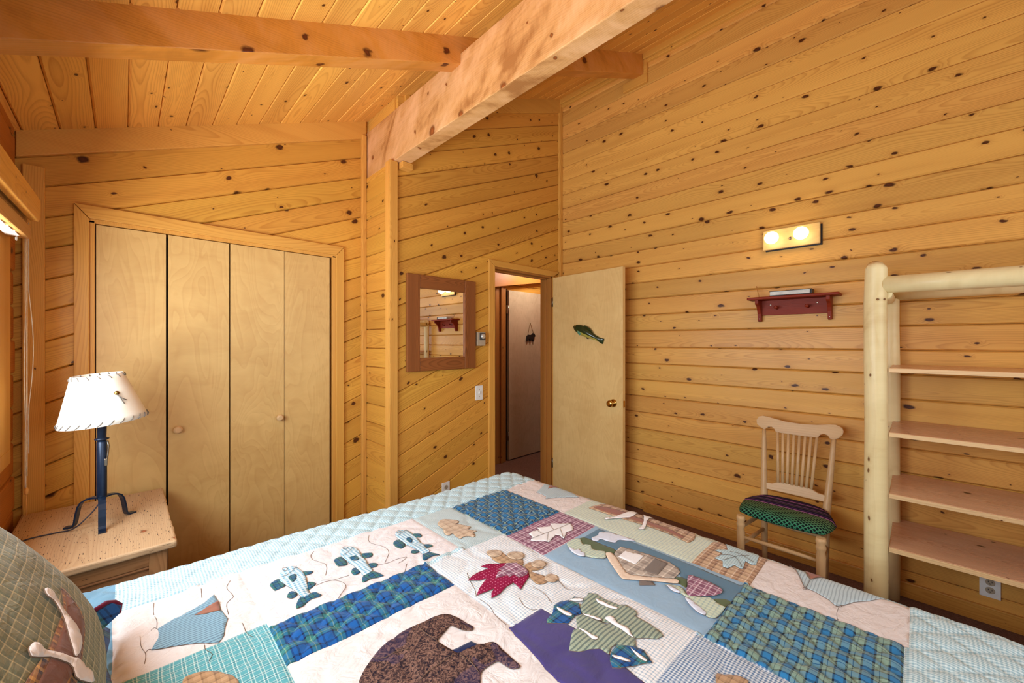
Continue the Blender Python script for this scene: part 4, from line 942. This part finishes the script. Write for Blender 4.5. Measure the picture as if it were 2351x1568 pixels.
def lines(lo, hi, marks, st):
    L_ = {lo, hi}
    for m_ in marks:
        for d in (-.005, 0, .005): L_.add(round(m_ + d, 4))
    L_ = sorted(L_); res = [L_[0]]
    for a in L_[1:]:
        g_ = a - res[-1]
        if g_ < .0015: continue
        k = max(1, math.ceil(g_ / st)); b0 = res[-1]
        for i in range(1, k + 1): res.append(b0 + g_ * i / k)
    return res
GX = lines(-.335, SX0 + .196 + .30, bxs + [], .0095); GY = lines(YR0 - .196 - .30, YL0 + .196 + .30, bys + [1.765, 1.565], .0095)
qm = ['q_border', 'q_solid', 'q_bind'] + sorted({p[4] for p in PATCH}); qi = {k: i for i, k in enumerate(qm)}
b = bmesh.new(); uvl = b.loops.layers.uv.new('uv')
def wob(x, y): return (x + .004 * noise.noise(Vector((x * 5, y * 5, 7))), y + .004 * noise.noise(Vector((x * 5, y * 5, 17))))
vg = [[b.verts.new(surf(*wob(x, y))) for y in GY] for x in GX]
for i in range(len(GX) - 1):
    for j in range(len(GY) - 1):
        cx, cy = (GX[i] + GX[i + 1]) / 2, (GY[j] + GY[j + 1]) / 2
        p = patch_at(cx, cy)
        k = p[4] if p else ('q_solid' if cx < -.02 else ('q_bind' if cy > 1.765 else 'q_border'))
        f = b.faces.new((vg[i][j], vg[i + 1][j], vg[i + 1][j + 1], vg[i][j + 1])); f.smooth = True; f.material_index = qi[k]
        for l, (a, c_) in zip(f.loops, ((i, j), (i + 1, j), (i + 1, j + 1), (i, j + 1))): l[uvl].uv = (GX[a], GY[c_])
mb = MB(); mb.bm.free(); mb.bm = b; top_q = mb.build('pieced_top', [M[k] for k in qm], qu)
# appliqués: outlines measured on the photograph, laid on the bed plane
sY, cY = math.sin(YAW), math.cos(YAW)
def ground(u, v):
    a = (u - 1175.5) / F_PX; bb_ = (784.0 - v) / F_PX; rx, ryy = sY + cY * a, cY - sY * a; z = .63
    for _ in range(6):
        t_ = (z - EYE) / bb_; x, y = rx * t_, ryy * t_; z = zq(x) + .004
    # undo the roll-over at the foot
    if x > SX0:
        best = min((abs(0) + (EYE + bb_ * 0) * 0 + ((lambda P: (P.x * 0))(Vector((0, 0, 0)))), 0) for _ in range(1))
        lo_, bestd = x, 1e9
        for k in range(60):
            xs_ = SX0 + .25 * k / 59
            for dy in (-.06, -.04, -.02, 0, .02, .04):
                P, _n = wrap(xs_, y + dy); dd_ = P.x * sY + P.y * cY
                uu = 1175.5 + F_PX * (P.x * cY - P.y * sY) / dd_; vv_ = 784 - F_PX * (P.z - EYE) / dd_
                e = math.hypot(uu - u, vv_ - v)
                if e < bestd: bestd = e; res_ = (xs_, y + dy)
        return res_
    return x, y
CR = {2: (250, 1250, 3.9183), 3: (550, 1150, 3.752), 4: (950, 1080, 3.7333), 5: (1250, 1140, 3.6633), 6: (1600, 1240, 3.1305), 7: (750, 1350, 4.702)}
def lay(crop, pts):
    ox, oy, s_ = CR[crop]; return [ground(ox + p[0] / s_, oy + p[1] / s_) for p in pts]
def smooth_poly(P, n_=1):
    for _ in range(n_):
        Q = []
        for i in range(len(P)):
            a, c_ = P[i], P[(i + 1) % len(P)]
            Q += [(a[0] * .8 + c_[0] * .2, a[1] * .8 + c_[1] * .2), (a[0] * .2 + c_[0] * .8, a[1] * .2 + c_[1] * .8)]
        P = Q
    return P
def drape(polys, fn, off, step=.011, skirt=.0025, stitch=True, uvfn=None):
    b = bmesh.new(); uvl = b.loops.layers.uv.new('uv')
    for P in polys:
        t2 = bmesh.new(); vs = [t2.verts.new((x, y, 0)) for x, y in P]
        for i in range(len(vs)): t2.edges.new((vs[i], vs[(i + 1) % len(vs)]))
        bmesh.ops.triangle_fill(t2, edges=t2.edges[:], use_beauty=True)
        xs = [p[0] for p in P]; ys = [p[1] for p in P]
        for ax, (lo, hi) in ((0, (min(xs), max(xs))), (1, (min(ys), max(ys)))):
            k = math.ceil(lo / step)
            while k * step < hi:
                co = [0, 0, 0]; co[ax] = k * step; no = [0, 0, 0]; no[ax] = 1
                bmesh.ops.bisect_plane(t2, geom=t2.verts[:] + t2.edges[:] + t2.faces[:], plane_co=co, plane_no=no, dist=1e-6); k += 1
        me = bpy.data.meshes.new('t'); t2.to_mesh(me); t2.free()
        n0 = len(b.faces); b.from_mesh(me); bpy.data.meshes.remove(me)
    bmesh.ops.remove_doubles(b, verts=b.verts[:], dist=1e-5)
    bmesh.ops.recalc_face_normals(b, faces=b.faces[:])
    if b.faces:
        for f in b.faces:
            f.normal_update()
            if f.normal.z < 0: f.normal_flip()
    be_ = [e for e in b.edges if len(e.link_faces) == 1]
    r_ = bmesh.ops.extrude_edge_only(b, edges=be_)
    low = {v for v in r_['geom'] if isinstance(v, bmesh.types.BMVert)}
    for f in b.faces:
        f.smooth = True
        if any(v in low for v in f.verts): f.material_index = 1 if stitch else 0
        for l in f.loops: l[uvl].uv = (l.vert.co.x, l.vert.co.y)
    bd = {v for e in be_ for v in e.verts}
    for v in b.verts:
        x, y = v.co.x, v.co.y
        v.co = fn(x, y, off - skirt if v in low else (off - .0008 if v in bd else off))
    if stitch: # thread round the edge
        pass
    mb = MB(); mb.bm.free(); mb.bm = b; return mb
LEV = {}
def applique(name, crop, outlines, mat, off=.003, parent=None, sm=1, label=None):
    polys = [smooth_poly(lay(crop, o), sm) if sm else lay(crop, o) for o in outlines]
    mb = drape(polys, surf, off)
    rim = mb.bm
    o = mb.build(name, [M[mat], M['a_stitch']], parent or top_q)
    for P in polys: RIMS.append((P, off))
    return o
RIMS = []
# kite on the cream panel at the head
k = applique('kite_applique', 2, [[(440, 760), (600, 660), (755, 590), (860, 530), (945, 455), (985, 520), (1005, 590), (1070, 680), (1045, 760), (1035, 830), (985, 885), (800, 895), (600, 920), (380, 955), (445, 850), (450, 800)]], 'a_stripe', .003, sm=0)
applique('kite_fold', 2, [[(770, 638), (985, 520), (1002, 605), (860, 632)]], 'a_rust', .0055, k, 0)
for body_, heart, fins in (
  ([(345, 700), (340, 650), (360, 615), (400, 590), (450, 580), (500, 590), (540, 620), (565, 660), (580, 720), (590, 770), (608, 820), (560, 845), (530, 850), (490, 805), (440, 770), (395, 745), (365, 720)], [(415, 680), (450, 655), (490, 655), (490, 690), (470, 720), (445, 720)],
   [[(250, 735), (340, 680), (375, 720), (400, 750), (330, 775), (300, 780)], [(405, 850), (420, 810), (450, 792), (495, 805), (495, 835), (450, 860)], [(535, 628), (600, 615), (635, 620), (620, 640), (565, 658)], [(575, 715), (655, 712), (660, 730), (600, 775), (585, 765)], [(528, 842), (600, 812), (650, 800), (710, 820), (690, 840), (620, 860), (580, 885), (540, 925), (490, 945), (485, 920), (500, 880)]]),
  ([(868, 470), (870, 430), (895, 412), (950, 400), (1000, 410), (1040, 455), (1080, 515), (1115, 570), (1152, 615), (1110, 640), (1060, 652), (1040, 620), (980, 570), (925, 525), (885, 495)], [(940, 500), (985, 485), (1005, 482), (1030, 510), (1020, 530), (980, 530)],
   [[(808, 515), (860, 490), (885, 488), (935, 545), (905, 565), (840, 575)], [(958, 625), (975, 590), (1010, 585), (1050, 612), (1020, 640), (985, 648)], [(1035, 462), (1140, 450), (1150, 470), (1125, 490), (1080, 497)], [(1105, 552), (1165, 542), (1195, 555), (1180, 575), (1125, 592)], [(1058, 650), (1120, 622), (1170, 618), (1250, 655), (1200, 665), (1130, 675), (1090, 705), (1055, 710)]]),
  ([(1345, 315), (1340, 285), (1380, 262), (1430, 258), (1470, 278), (1500, 308), (1540, 343), (1580, 383), (1610, 418), (1645, 442), (1580, 465), (1540, 440), (1480, 410), (1420, 372), (1370, 342)], [(1430, 340), (1460, 325), (1490, 345), (1485, 368), (1455, 365)],
   [[(1318, 375), (1350, 345), (1380, 343), (1435, 382), (1400, 415), (1350, 410)], [(1470, 455), (1490, 430), (1550, 438), (1540, 455), (1500, 465)], [(1488, 292), (1555, 290), (1572, 310), (1560, 325), (1515, 320)], [(1575, 382), (1640, 382), (1668, 400), (1640, 412), (1595, 417)], [(1575, 462), (1620, 442), (1735, 465), (1680, 475), (1640, 495), (1600, 518), (1575, 515)]])):
    fb = applique('fish_applique', 3, [body_], 'a_check', .0045)
    for fo in fins: applique('fin', 3, [fo], 'a_tartan', .003, fb)
    applique('heart', 3, [heart], 'a_tartan', .0065, fb)
applique('oak_leaf_applique', 3, [[(1700, 215), (1720, 180), (1755, 165), (1830, 170), (1890, 185), (1880, 205), (1850, 205), (1900, 215), (1990, 225), (1980, 245), (1960, 250), (2000, 265), (2050, 270), (2010, 285), (2030, 310), (2020, 325), (1970, 315), (1930, 320), (1905, 340), (1860, 320), (1835, 290), (1800, 315), (1765, 300), (1755, 260), (1740, 240)]], 'a_beige', .0035)
applique('maple_leaf_applique', 4, [[(985, 545), (1020, 520), (1080, 510), (1050, 490), (1110, 485), (1170, 480), (1175, 455), (1250, 455), (1340, 450), (1360, 475), (1365, 510), (1310, 525), (1300, 550), (1285, 580), (1250, 555), (1220, 550), (1185, 580), (1160, 610), (1110, 600), (1040, 605), (1000, 600), (1020, 570)]], 'a_white', .0035, sm=0)
# campfire
for o_ in ([(650, 735), (740, 700), (800, 740), (930, 745), (940, 790), (930, 812), (870, 802), (790, 797), (740, 795), (680, 765)], [(950, 800), (1000, 780), (1090, 800), (1120, 840), (1050, 860), (1000, 860), (1020, 880), (1130, 905), (1150, 960), (1080, 985), (1040, 970), (1000, 930), (985, 880), (950, 840)]):
    cf = applique('campfire_log', 4, [o_], 'a_log', .003)
circ = lambda x, y, a, b_: [(x + a * math.cos(q * math.pi / 8), y + b_ * math.sin(q * math.pi / 8)) for q in range(16)]
for c_ in ((690, 720, 68, 30), (872, 736, 74, 34), (1070, 806, 64, 35), (1180, 928, 58, 38)): applique('log_end', 4, [circ(*c_)], 'a_beige', .0055, cf, 0)
applique('flame_applique', 4, [[(465, 955), (500, 915), (560, 880), (640, 850), (575, 835), (620, 815), (700, 800), (790, 800), (870, 810), (950, 850), (985, 880), (990, 920), (960, 960), (915, 1030), (880, 990), (855, 965), (800, 1000), (740, 1060), (665, 1105), (665, 1060), (690, 1020), (620, 1050), (540, 1080), (560, 1020), (625, 930), (560, 945)]], 'a_crimson', .0045, sm=0)
applique('inner_flame', 4, [[(795, 805), (880, 800), (960, 840), (985, 870), (970, 900), (900, 930), (860, 905), (820, 930), (800, 910), (700, 940), (720, 890), (760, 870), (720, 860), (770, 830)]], 'q_mauve', .0065, sm=0)
k = applique('kite_applique', 4, [[(1050, 190), (1095, 150), (1130, 100), (1175, 130), (1250, 155), (1345, 180), (1415, 230), (1330, 230), (1230, 235), (1130, 245), (1135, 225), (1095, 205)]], 'a_stripe2', .003, sm=0)
applique('kite_fold', 4, [[(1175, 130), (1240, 155), (1150, 160)]], 'a_rust', .0055, k, 0)
# canoe
cn = applique('canoe_applique', 5, [[(360, 95), (430, 75), (540, 80), (680, 115), (800, 150), (930, 200), (1060, 245), (1180, 290), (1260, 330), (1270, 360), (1210, 395), (1160, 370), (1050, 320), (930, 275), (820, 240), (700, 205), (560, 160), (440, 120)]], 'q_brown', .003)
applique('canoe_inside', 5, [[(400, 90), (470, 85), (560, 105), (680, 140), (780, 185), (900, 225), (1050, 280), (1180, 345), (1160, 360), (1030, 300), (900, 255), (780, 215), (640, 170), (480, 125)]], 'a_rust', .0050, cn)
for o_ in ([(505, 185), (540, 180), (570, 185), (690, 145), (790, 175), (750, 185), (600, 192), (540, 197), (515, 202)], [(815, 180), (840, 155), (890, 155), (925, 180), (910, 205), (865, 210), (857, 245), (842, 285), (800, 285), (785, 275), (820, 260), (840, 205)]):
    applique('paddle', 5, [o_], 'a_white', .007, cn)
applique('leaf_applique', 5, [[(1430, 455), (1470, 445), (1540, 450), (1520, 415), (1560, 430), (1620, 425), (1690, 440), (1740, 455), (1800, 505), (1780, 515), (1740, 500), (1780, 575), (1740, 575), (1690, 545), (1670, 610), (1640, 605), (1600, 580), (1540, 605), (1500, 590), (1500, 545), (1430, 520), (1470, 500), (1500, 480)]], 'a_leafblue', .0035, sm=0)
k = applique('kite_applique', 6, [[(660, 170), (770, 235), (815, 285), (920, 265), (1100, 330), (1360, 430), (1240, 435), (1130, 445), (1050, 470), (1000, 475), (950, 430), (850, 370), (800, 350), (775, 345), (750, 280), (700, 205)]], 'a_stripe2', .003, sm=0)
applique('kite_fold', 6, [[(770, 210), (920, 262), (820, 282)]], 'a_rust', .0055, k, 0)
# cabin by the lake
sk = applique('sky_applique', 5, [[(456, 266), (1000, 478), (1300, 598), (1685, 757), (1560, 890), (1400, 850), (1200, 740), (1130, 640), (1000, 560), (600, 440), (330, 335)]], 'q_sky', .0012, sm=0)
applique('cloud', 5, [[(395, 340), (450, 325), (460, 295), (540, 300), (640, 320), (780, 370), (700, 370), (620, 360), (600, 385), (540, 375), (470, 350), (450, 370), (400, 365)]], 'a_lav', .0035, sk)
for o_ in ([(290, 345), (340, 335), (470, 390), (600, 440), (590, 475), (520, 470), (400, 450), (390, 410), (310, 395)], [(1410, 850), (1540, 860), (1575, 885), (1550, 915), (1480, 920)], [(1080, 690), (1130, 665), (1210, 700), (1200, 770), (1130, 725)]):
    applique('hill_applique', 5, [o_], 'a_olive', .0025)
for o_ in ([(185, 390), (240, 350), (300, 350), (320, 400), (390, 400), (400, 440), (450, 450), (520, 460), (520, 520), (420, 515), (340, 500), (250, 470), (200, 430)], [(1000, 740), (1060, 740), (1150, 760), (1200, 830), (1300, 845), (1400, 850), (1460, 900), (1530, 930), (1500, 960), (1440, 1025), (1370, 1020), (1330, 970), (1260, 910), (1160, 820)]):
    applique('bush_applique', 5, [o_], 'a_green', .0045)
for o_ in ([(195, 415), (240, 440), (260, 450), (300, 440), (310, 465), (340, 475), (340, 510), (270, 495), (220, 460)], [(1175, 850), (1210, 855), (1300, 930), (1360, 980), (1355, 1010), (1290, 985), (1220, 920)], [(1020, 745), (1080, 760), (1140, 800), (1140, 822), (1070, 800)]):
    applique('snow_patch', 5, [o_], 'a_lav', .0065)
hs_ = applique('cabin_applique', 5, [[(640, 420), (720, 440), (880, 490), (1050, 555), (1130, 610), (1140, 640), (1090, 690), (960, 680), (700, 655), (640, 580), (600, 510), (590, 470)]], 'a_house', .0045, sm=0)
applique('cabin_window', 5, [[(680, 460), (840, 500), (765, 575), (620, 510)]], 'a_white', .0065, hs_, 0)
applique('cabin_door', 5, [[(930, 525), (1040, 570), (950, 665), (830, 625)]], 'a_door', .0065, hs_, 0)
applique('cabin_roof', 5, [[(510, 475), (560, 470), (600, 510), (650, 590), (700, 660), (850, 680), (1110, 700), (1135, 720), (1120, 740), (950, 720), (730, 705), (650, 700), (600, 630), (540, 540)]], 'a_peach', .0065, hs_)
applique('chimney', 5, [[(795, 708), (905, 715), (930, 745), (800, 745)]], 'a_door', .004, hs_, 0)
applique('round_tree_applique', 5, [[(1215, 660), (1290, 685), (1430, 745), (1500, 790), (1490, 820), (1420, 840), (1260, 845), (1205, 840), (1190, 800), (1205, 750), (1200, 700)]], 'q_mauve', .0065)
# snowy pine before the purple mountain
applique('mountain_applique', 5, [[(-300, 1115), (-29, 950), (60, 1000), (300, 1150), (560, 1350), (700, 1470), (850, 1590), (500, 1760), (112, 1570)]], 'q_purple', .002, sm=0)
pi_ = applique('pine_applique', 5, [[(355, 850), (370, 820), (430, 825), (520, 880), (620, 925), (680, 920), (770, 975), (780, 1010), (760, 1020), (870, 1080), (970, 1150), (1000, 1190), (940, 1215), (850, 1205), (760, 1212), (640, 1105), (500, 1065), (370, 1005), (310, 990), (300, 930), (330, 890), (310, 880)],
   [(265, 1030), (320, 1005), (480, 1068), (640, 1110), (765, 1215), (770, 1280), (700, 1285), (610, 1265), (560, 1290), (540, 1350), (470, 1300), (380, 1300), (290, 1325), (205, 1315), (225, 1200), (240, 1150), (280, 1130), (270, 1090)]], 'a_pine', .004, sm=0)
applique('pine_bough', 5, [[(20, 1050), (70, 990), (80, 930), (130, 900), (200, 885), (290, 910), (310, 1000), (260, 1020), (230, 1050), (200, 1085), (100, 1080), (20, 1080)]], 'q_tartan', .0045, pi_, 0)
applique('pine_bough', 5, [[(230, 870), (250, 850), (330, 870), (345, 890)]], 'a_tartan', .0045, pi_, 0)
applique('pine_bough', 5, [[(560, 1330), (610, 1270), (760, 1275), (830, 1310), (880, 1380), (905, 1420), (760, 1440), (640, 1470), (570, 1465), (550, 1400)]], 'q_tartan', .0045, pi_, 0)
for o_ in ([(215, 882), (270, 868), (320, 875), (332, 890), (270, 900), (220, 892)], [(100, 945), (150, 970), (235, 1010), (230, 1030), (180, 1020), (110, 975)], [(425, 865), (470, 880), (540, 935), (620, 955), (610, 975), (540, 960), (450, 910)], [(320, 1005), (400, 1025), (470, 1040), (490, 1060), (460, 1068), (380, 1040), (330, 1020)],
           [(500, 1040), (570, 1025), (620, 1100), (700, 1125), (740, 1200), (770, 1218), (720, 1195), (640, 1140), (560, 1090)], [(275, 1130), (350, 1155), (400, 1190), (455, 1210), (440, 1235), (400, 1230), (350, 1180)], [(715, 1285), (760, 1320), (820, 1370), (870, 1410), (850, 1420), (800, 1390)], [(560, 1365), (620, 1370), (730, 1405), (720, 1422), (600, 1395)]):
    applique('snow_strip', 5, [o_], 'a_white', .007, pi_)
# bear
br = applique('bear_applique', 7, [[(340, 1025), (400, 900), (500, 750), (600, 640), (700, 560), (800, 490), (920, 430), (1050, 380), (1150, 325), (1250, 295), (1330, 292), (1420, 330), (1520, 390), (1585, 425), (1575, 470), (1480, 465), (1400, 430), (1340, 405), (1290, 460), (1240, 520), (1190, 590), (1260, 630), (1360, 690), (1420, 715), (1520, 670), (1640, 620), (1740, 595), (1810, 595), (1870, 640), (1940, 720), (2020, 800), (2090, 860), (2080, 890), (2000, 900), (1920, 850), (1850, 800), (1780, 840), (1700, 890), (1660, 940), (1660, 1060), (1500, 1350), (700, 1450), (330, 1250)]], 'a_bear', .004)
applique('far_leg', 7, [[(1350, 685), (1460, 630), (1560, 580), (1655, 628), (1530, 672), (1420, 716)]], 'a_navy', .003, br, 0)
applique('bear_paw_applique', 2, [[(660, 1246), (700, 1200), (800, 1165), (900, 1155), (1000, 1160), (1100, 1190), (1170, 1246), (1190, 1400), (640, 1400)]], 'a_log', .004)
applique('leaf_applique', 5, [[(1435, 1505), (1530, 1510), (1650, 1530), (1720, 1568), (1700, 1650), (1450, 1650)]], 'a_log', .004)

# threads sewn over the patches and appliqués
def stitching(crop, rows, parent, r_=.0011, off=.0042):
    r_ *= .62
    for row in rows:
        mb = MB()
        P = [ground(CR[crop][0] + p[0] / CR[crop][2], CR[crop][1] + p[1] / CR[crop][2]) for p in row]
        pts = []
        for i in range(len(P) - 1):
            p0, p1, p2, p3 = [P[min(max(i + k, 0), len(P) - 1)] for k in (-1, 0, 1, 2)]
            n_ = max(2, int(math.hypot(p2[0] - p1[0], p2[1] - p1[1]) / .008))
            for q in range(n_):
                t_ = q / n_
                x, y = [.5 * (2 * p1[a] + (p2[a] - p0[a]) * t_ + (2 * p0[a] - 5 * p1[a] + 4 * p2[a] - p3[a]) * t_ ** 2 + (3 * p1[a] - p0[a] - 3 * p2[a] + p3[a]) * t_ ** 3) for a in (0, 1)]
                pts.append(surf(x, y, off))
        pts.append(surf(*P[-1], off))
        mb.tube(pts, r_, 5)
        mb.build('stitching', M['a_stitch'], parent)
ell = lambda x, y, a, b_: [(x + a * math.cos(q * math.pi / 6), y + b_ * math.sin(q * math.pi / 6)) for q in range(13)]
stitching(3, [ell(390, 612, 22, 12), ell(908, 422, 20, 11), ell(1372, 283, 18, 10), [(492, 588), (430, 640), (380, 668)], [(985, 408), (930, 460), (890, 485)], [(1435, 262), (1390, 300), (1360, 318)]], top_q, .0010, .0062)
stitching(3, [[(660, 742), (740, 708), (830, 685), (940, 648)], [(1200, 555), (1260, 545), (1340, 515), (1420, 492), (1440, 492), (1400, 525), (1370, 540)],
   [(640, 440), (612, 480), (640, 520), (720, 540), (750, 580), (740, 650)], [(700, 690), (860, 700), (915, 740), (880, 800), (835, 860)], [(1115, 300), (1110, 345), (1150, 375), (1240, 400), (1285, 450), (1250, 540)], [(1440, 545), (1425, 600), (1400, 665)]], top_q, .0009, .0008)
stitching(4, [[(1000, 592), (1130, 540), (1250, 495), (1350, 452)], [(1152, 532), (1146, 570), (1140, 606)], [(1250, 495), (1266, 535), (1278, 572)], [(1110, 548), (1075, 530), (1055, 510)], [(1200, 512), (1180, 490), (1175, 472)]], top_q, .0010, .0050)
stitching(5, [[(1500, 545), (1580, 520), (1640, 505), (1720, 500)], [(1470, 500), (1560, 500), (1600, 512)], [(1600, 512), (1640, 560), (1660, 600)], [(1560, 470), (1620, 480), (1680, 510), (1760, 560)], [(1560, 430), (1640, 460), (1740, 495)]], top_q, .0010, .0050)
stitching(7, [[(1000, 1025), (1100, 920), (1230, 830), (1390, 725)], [(1440, 745), (1560, 830), (1640, 940)], [(500, 770), (640, 770), (760, 700), (900, 670)], [(980, 430), (1080, 520), (1190, 590)]], top_q, .0012, .0058)
stitching(2, [[(380, 770), (410, 745), (440, 765)], [(330, 975), (360, 945), (385, 950)], [(405, 520), (400, 600), (430, 680), (430, 745)], [(830, 400), (835, 480)], [(1090, 330), (1060, 400), (1120, 470), (1060, 540), (1075, 640)], [(280, 820), (290, 920), (330, 990), (320, 1080)], [(860, 905), (870, 960), (930, 1000), (900, 1060)], [(1200, 720), (1240, 800), (1300, 830)]], top_q, .0009, .0008)
stitching(6, [[(660, 170), (720, 240), (760, 320), (780, 350)], [(815, 285), (800, 320), (785, 345)], ell(775, 355, 14, 9), ell(1022, 482, 20, 9), [(1020, 490), (1005, 540), (1015, 590)]], top_q, .0010, .0050)
stitching(4, [[(455, 880), (480, 950), (520, 1010), (535, 1080)], [(560, 1100), (640, 1150), (700, 1240), (790, 1330)], [(1020, 1000), (1120, 1060), (1180, 1140)], [(900, 1100), (960, 1180), (1060, 1200)], [(1240, 930), (1290, 1000), (1360, 1030)]], top_q, .0009, .0008)

# ------------------------------------------------------------------ pillow sham leaning at the head
pw = Vector((-.62, 0, 1.0)).normalized()          # up along the pillow face
pn = Vector((1.0, 0, .62)).normalized()           # out of the face
po = Vector((-.172, 1.08, .912))                  # centre of the back plane
HW, HH = .37, .25
sp_ = thing('pillow_sham', (-.10, 1.085, .66), 'olive plaid pillow sham with a canoe leaning at the head of the bed', 'pillow')
def pill(a, c_, side=1, off=0.0):
    """a along y (-1..1), c up the pillow (-1..1)"""
    e = max(0, (1 - abs(a) ** 2.6) * (1 - abs(c_) ** 2.6)) ** .55
    ra = a * HW * (1 - .06 * c_ * c_); rc_ = c_ * HH * (1 - .06 * a * a)
    return po + Vector((0, 1, 0)) * ra + pw * rc_ + pn * ((.075 if side > 0 else -.035) * e + off + .004 * noise.noise(Vector((a * 4, c_ * 4, 3))) * e)
b = bmesh.new(); uvl = b.loops.layers.uv.new('uv'); N = 44
for side in (1, -1):
    g_ = [[b.verts.new(pill(i / N * 2 - 1, j / N * 2 - 1, side)) for j in range(N + 1)] for i in range(N + 1)]
    for i in range(N):
        for j in range(N):
            q = (g_[i][j], g_[i + 1][j], g_[i + 1][j + 1], g_[i][j + 1]); f = b.faces.new(q if side > 0 else q[::-1]); f.smooth = True
            for l, (x, y) in zip(f.loops, ((i, j), (i + 1, j), (i + 1, j + 1), (i, j + 1)) if side > 0 else ((i, j + 1), (i + 1, j + 1), (i + 1, j), (i, j))): l[uvl].uv = (x / N * 2 * HW, y / N * 2 * HH)
bmesh.ops.remove_doubles(b, verts=b.verts[:], dist=.0003); bmesh.ops.recalc_face_normals(b, faces=b.faces[:])
mb = MB(); mb.bm.free(); mb.bm = b; cush = mb.build('cushion', M['sham'], sp_)
def flange(a0, c0, a1, c1, w_, nm, mat, sub=16):
    b = bmesh.new(); uvl = b.loops.layers.uv.new('uv'); prev = None
    for i in range(sub + 1):
        t_ = i / sub; a, c_ = a0 + (a1 - a0) * t_, c0 + (c1 - c0) * t_
        p = pill(a, c_); oa = 1 if abs(a0) == 1 and a0 == a1 else 0
        d = (Vector((0, 1, 0)) * (a0 if oa else 0) + pw * (c0 if not oa else 0)).normalized()
        wv = .006 * math.sin(i * 1.3)
        cur = [b.verts.new(p - d * .012 + pn * .004), b.verts.new(p + d * w_ + pn * (.004 + wv)), b.verts.new(p + d * w_ + pn * (-.001 + wv)), b.verts.new(p - d * .012 - pn * .004)]
        if prev:
            for k in range(4):
                f = b.faces.new((prev[k], cur[k], cur[(k + 1) % 4], prev[(k + 1) % 4])); f.smooth = True
                for l in f.loops: l[uvl].uv = (l.vert.co.y, l.vert.co.z)
        else: b.faces.new(cur)
        prev = cur
    b.faces.new(prev[::-1]); bmesh.ops.recalc_face_normals(b, faces=b.faces[:])
    mb = MB(); mb.bm.free(); mb.bm = b; return mb.build(nm, M[mat], sp_)
flange(-1, 1, 1, 1, .035, 'flange', 'q_tartan'); flange(-1, -1, 1, -1, .03, 'flange', 'q_tartan'); 
cp = pill(1, -1)
MB().prism([(-.03, -.016), (.028, -.010), (.044, .006), (.024, .027), (-.03, .032)], cp + Vector((.012, 0, .012)), Vector((.55, .8, -.05)).normalized(), Vector((-.3, .15, .9)).normalized(), (.010, -.004, 0), .003).build('corner_flange', M['q_tartan'], sp_)
MB().tube([cp + Vector((.012, 0, .012)) + Vector((.55, .8, -.05)).normalized() * a + Vector((-.3, .15, .9)).normalized() * c_ + Vector((.005, 0, 0)) for a, c_ in ((-.02, .034), (.016, .032), (.036, .021), (.046, .006), (.032, -.010))], .0055, 8).build('corner_piping', M['burgundy'], sp_)
def onp(u, v):
    a = (u - 1175.5) / F_PX; bb_ = (784.0 - v) / F_PX; d = Vector((sY + cY * a, cY - sY * a, bb_)); o_ = Vector((0, 0, EYE))
    pl_ = po + pn * .065; t_ = (pl_ - o_).dot(pn) / d.dot(pn); q = o_ + d * t_ - po
    return (q.y / HW, q.dot(pw) / HH)
def onpill(name, outline, mat, off, par):
    P = smooth_poly([onp(p[0] / 3.0875, 1060 + p[1] / 3.0875) for p in outline], 1)
    P = [(max(-.97, min(.97, x)), max(-.97, min(.97, y))) for x, y in P]
    mb = drape([P], lambda x, y, o_: pill(x, y, 1, o_), off, step=.06)
    uvl = mb.bm.loops.layers.uv['uv']
    for f in mb.bm.faces:
        for l in f.loops: l[uvl].uv = (l[uvl].uv[0] * HW, l[uvl].uv[1] * HH)
    return mb.build(name, [M[mat], M['a_stitch']], par)
ca = onpill('canoe_applique', [(395, 905), (450, 950), (510, 1030), (550, 1130), (560, 1220), (545, 1480), (520, 1600), (420, 1750), (100, 1750), (160, 1568), (215, 1480), (300, 1350), (370, 1180), (405, 1020)], 'sham_plaid', .003, cush)
onpill('canoe_inside', [(420, 960), (470, 1010), (520, 1110), (540, 1230), (520, 1450), (440, 1580), (380, 1700), (190, 1700), (250, 1560), (310, 1420), (380, 1250), (410, 1100)], 'sham_canoe', .0045, ca)
onpill('paddle', [(225, 960), (260, 945), (300, 970), (320, 1010), (380, 1110), (420, 1160), (480, 1230), (522, 1320), (505, 1400), (462, 1450), (440, 1350), (400, 1220), (365, 1130), (305, 1040), (250, 1010)], 'q_cream', .007, ca)
onpill('paddle', [(120, 1380), (150, 1340), (200, 1350), (240, 1398), (330, 1408), (440, 1450), (480, 1450), (540, 1480), (550, 1500), (620, 1510), (650, 1600), (480, 1600), (440, 1500), (300, 1442), (200, 1445), (140, 1440)], 'q_cream', .0075, ca)
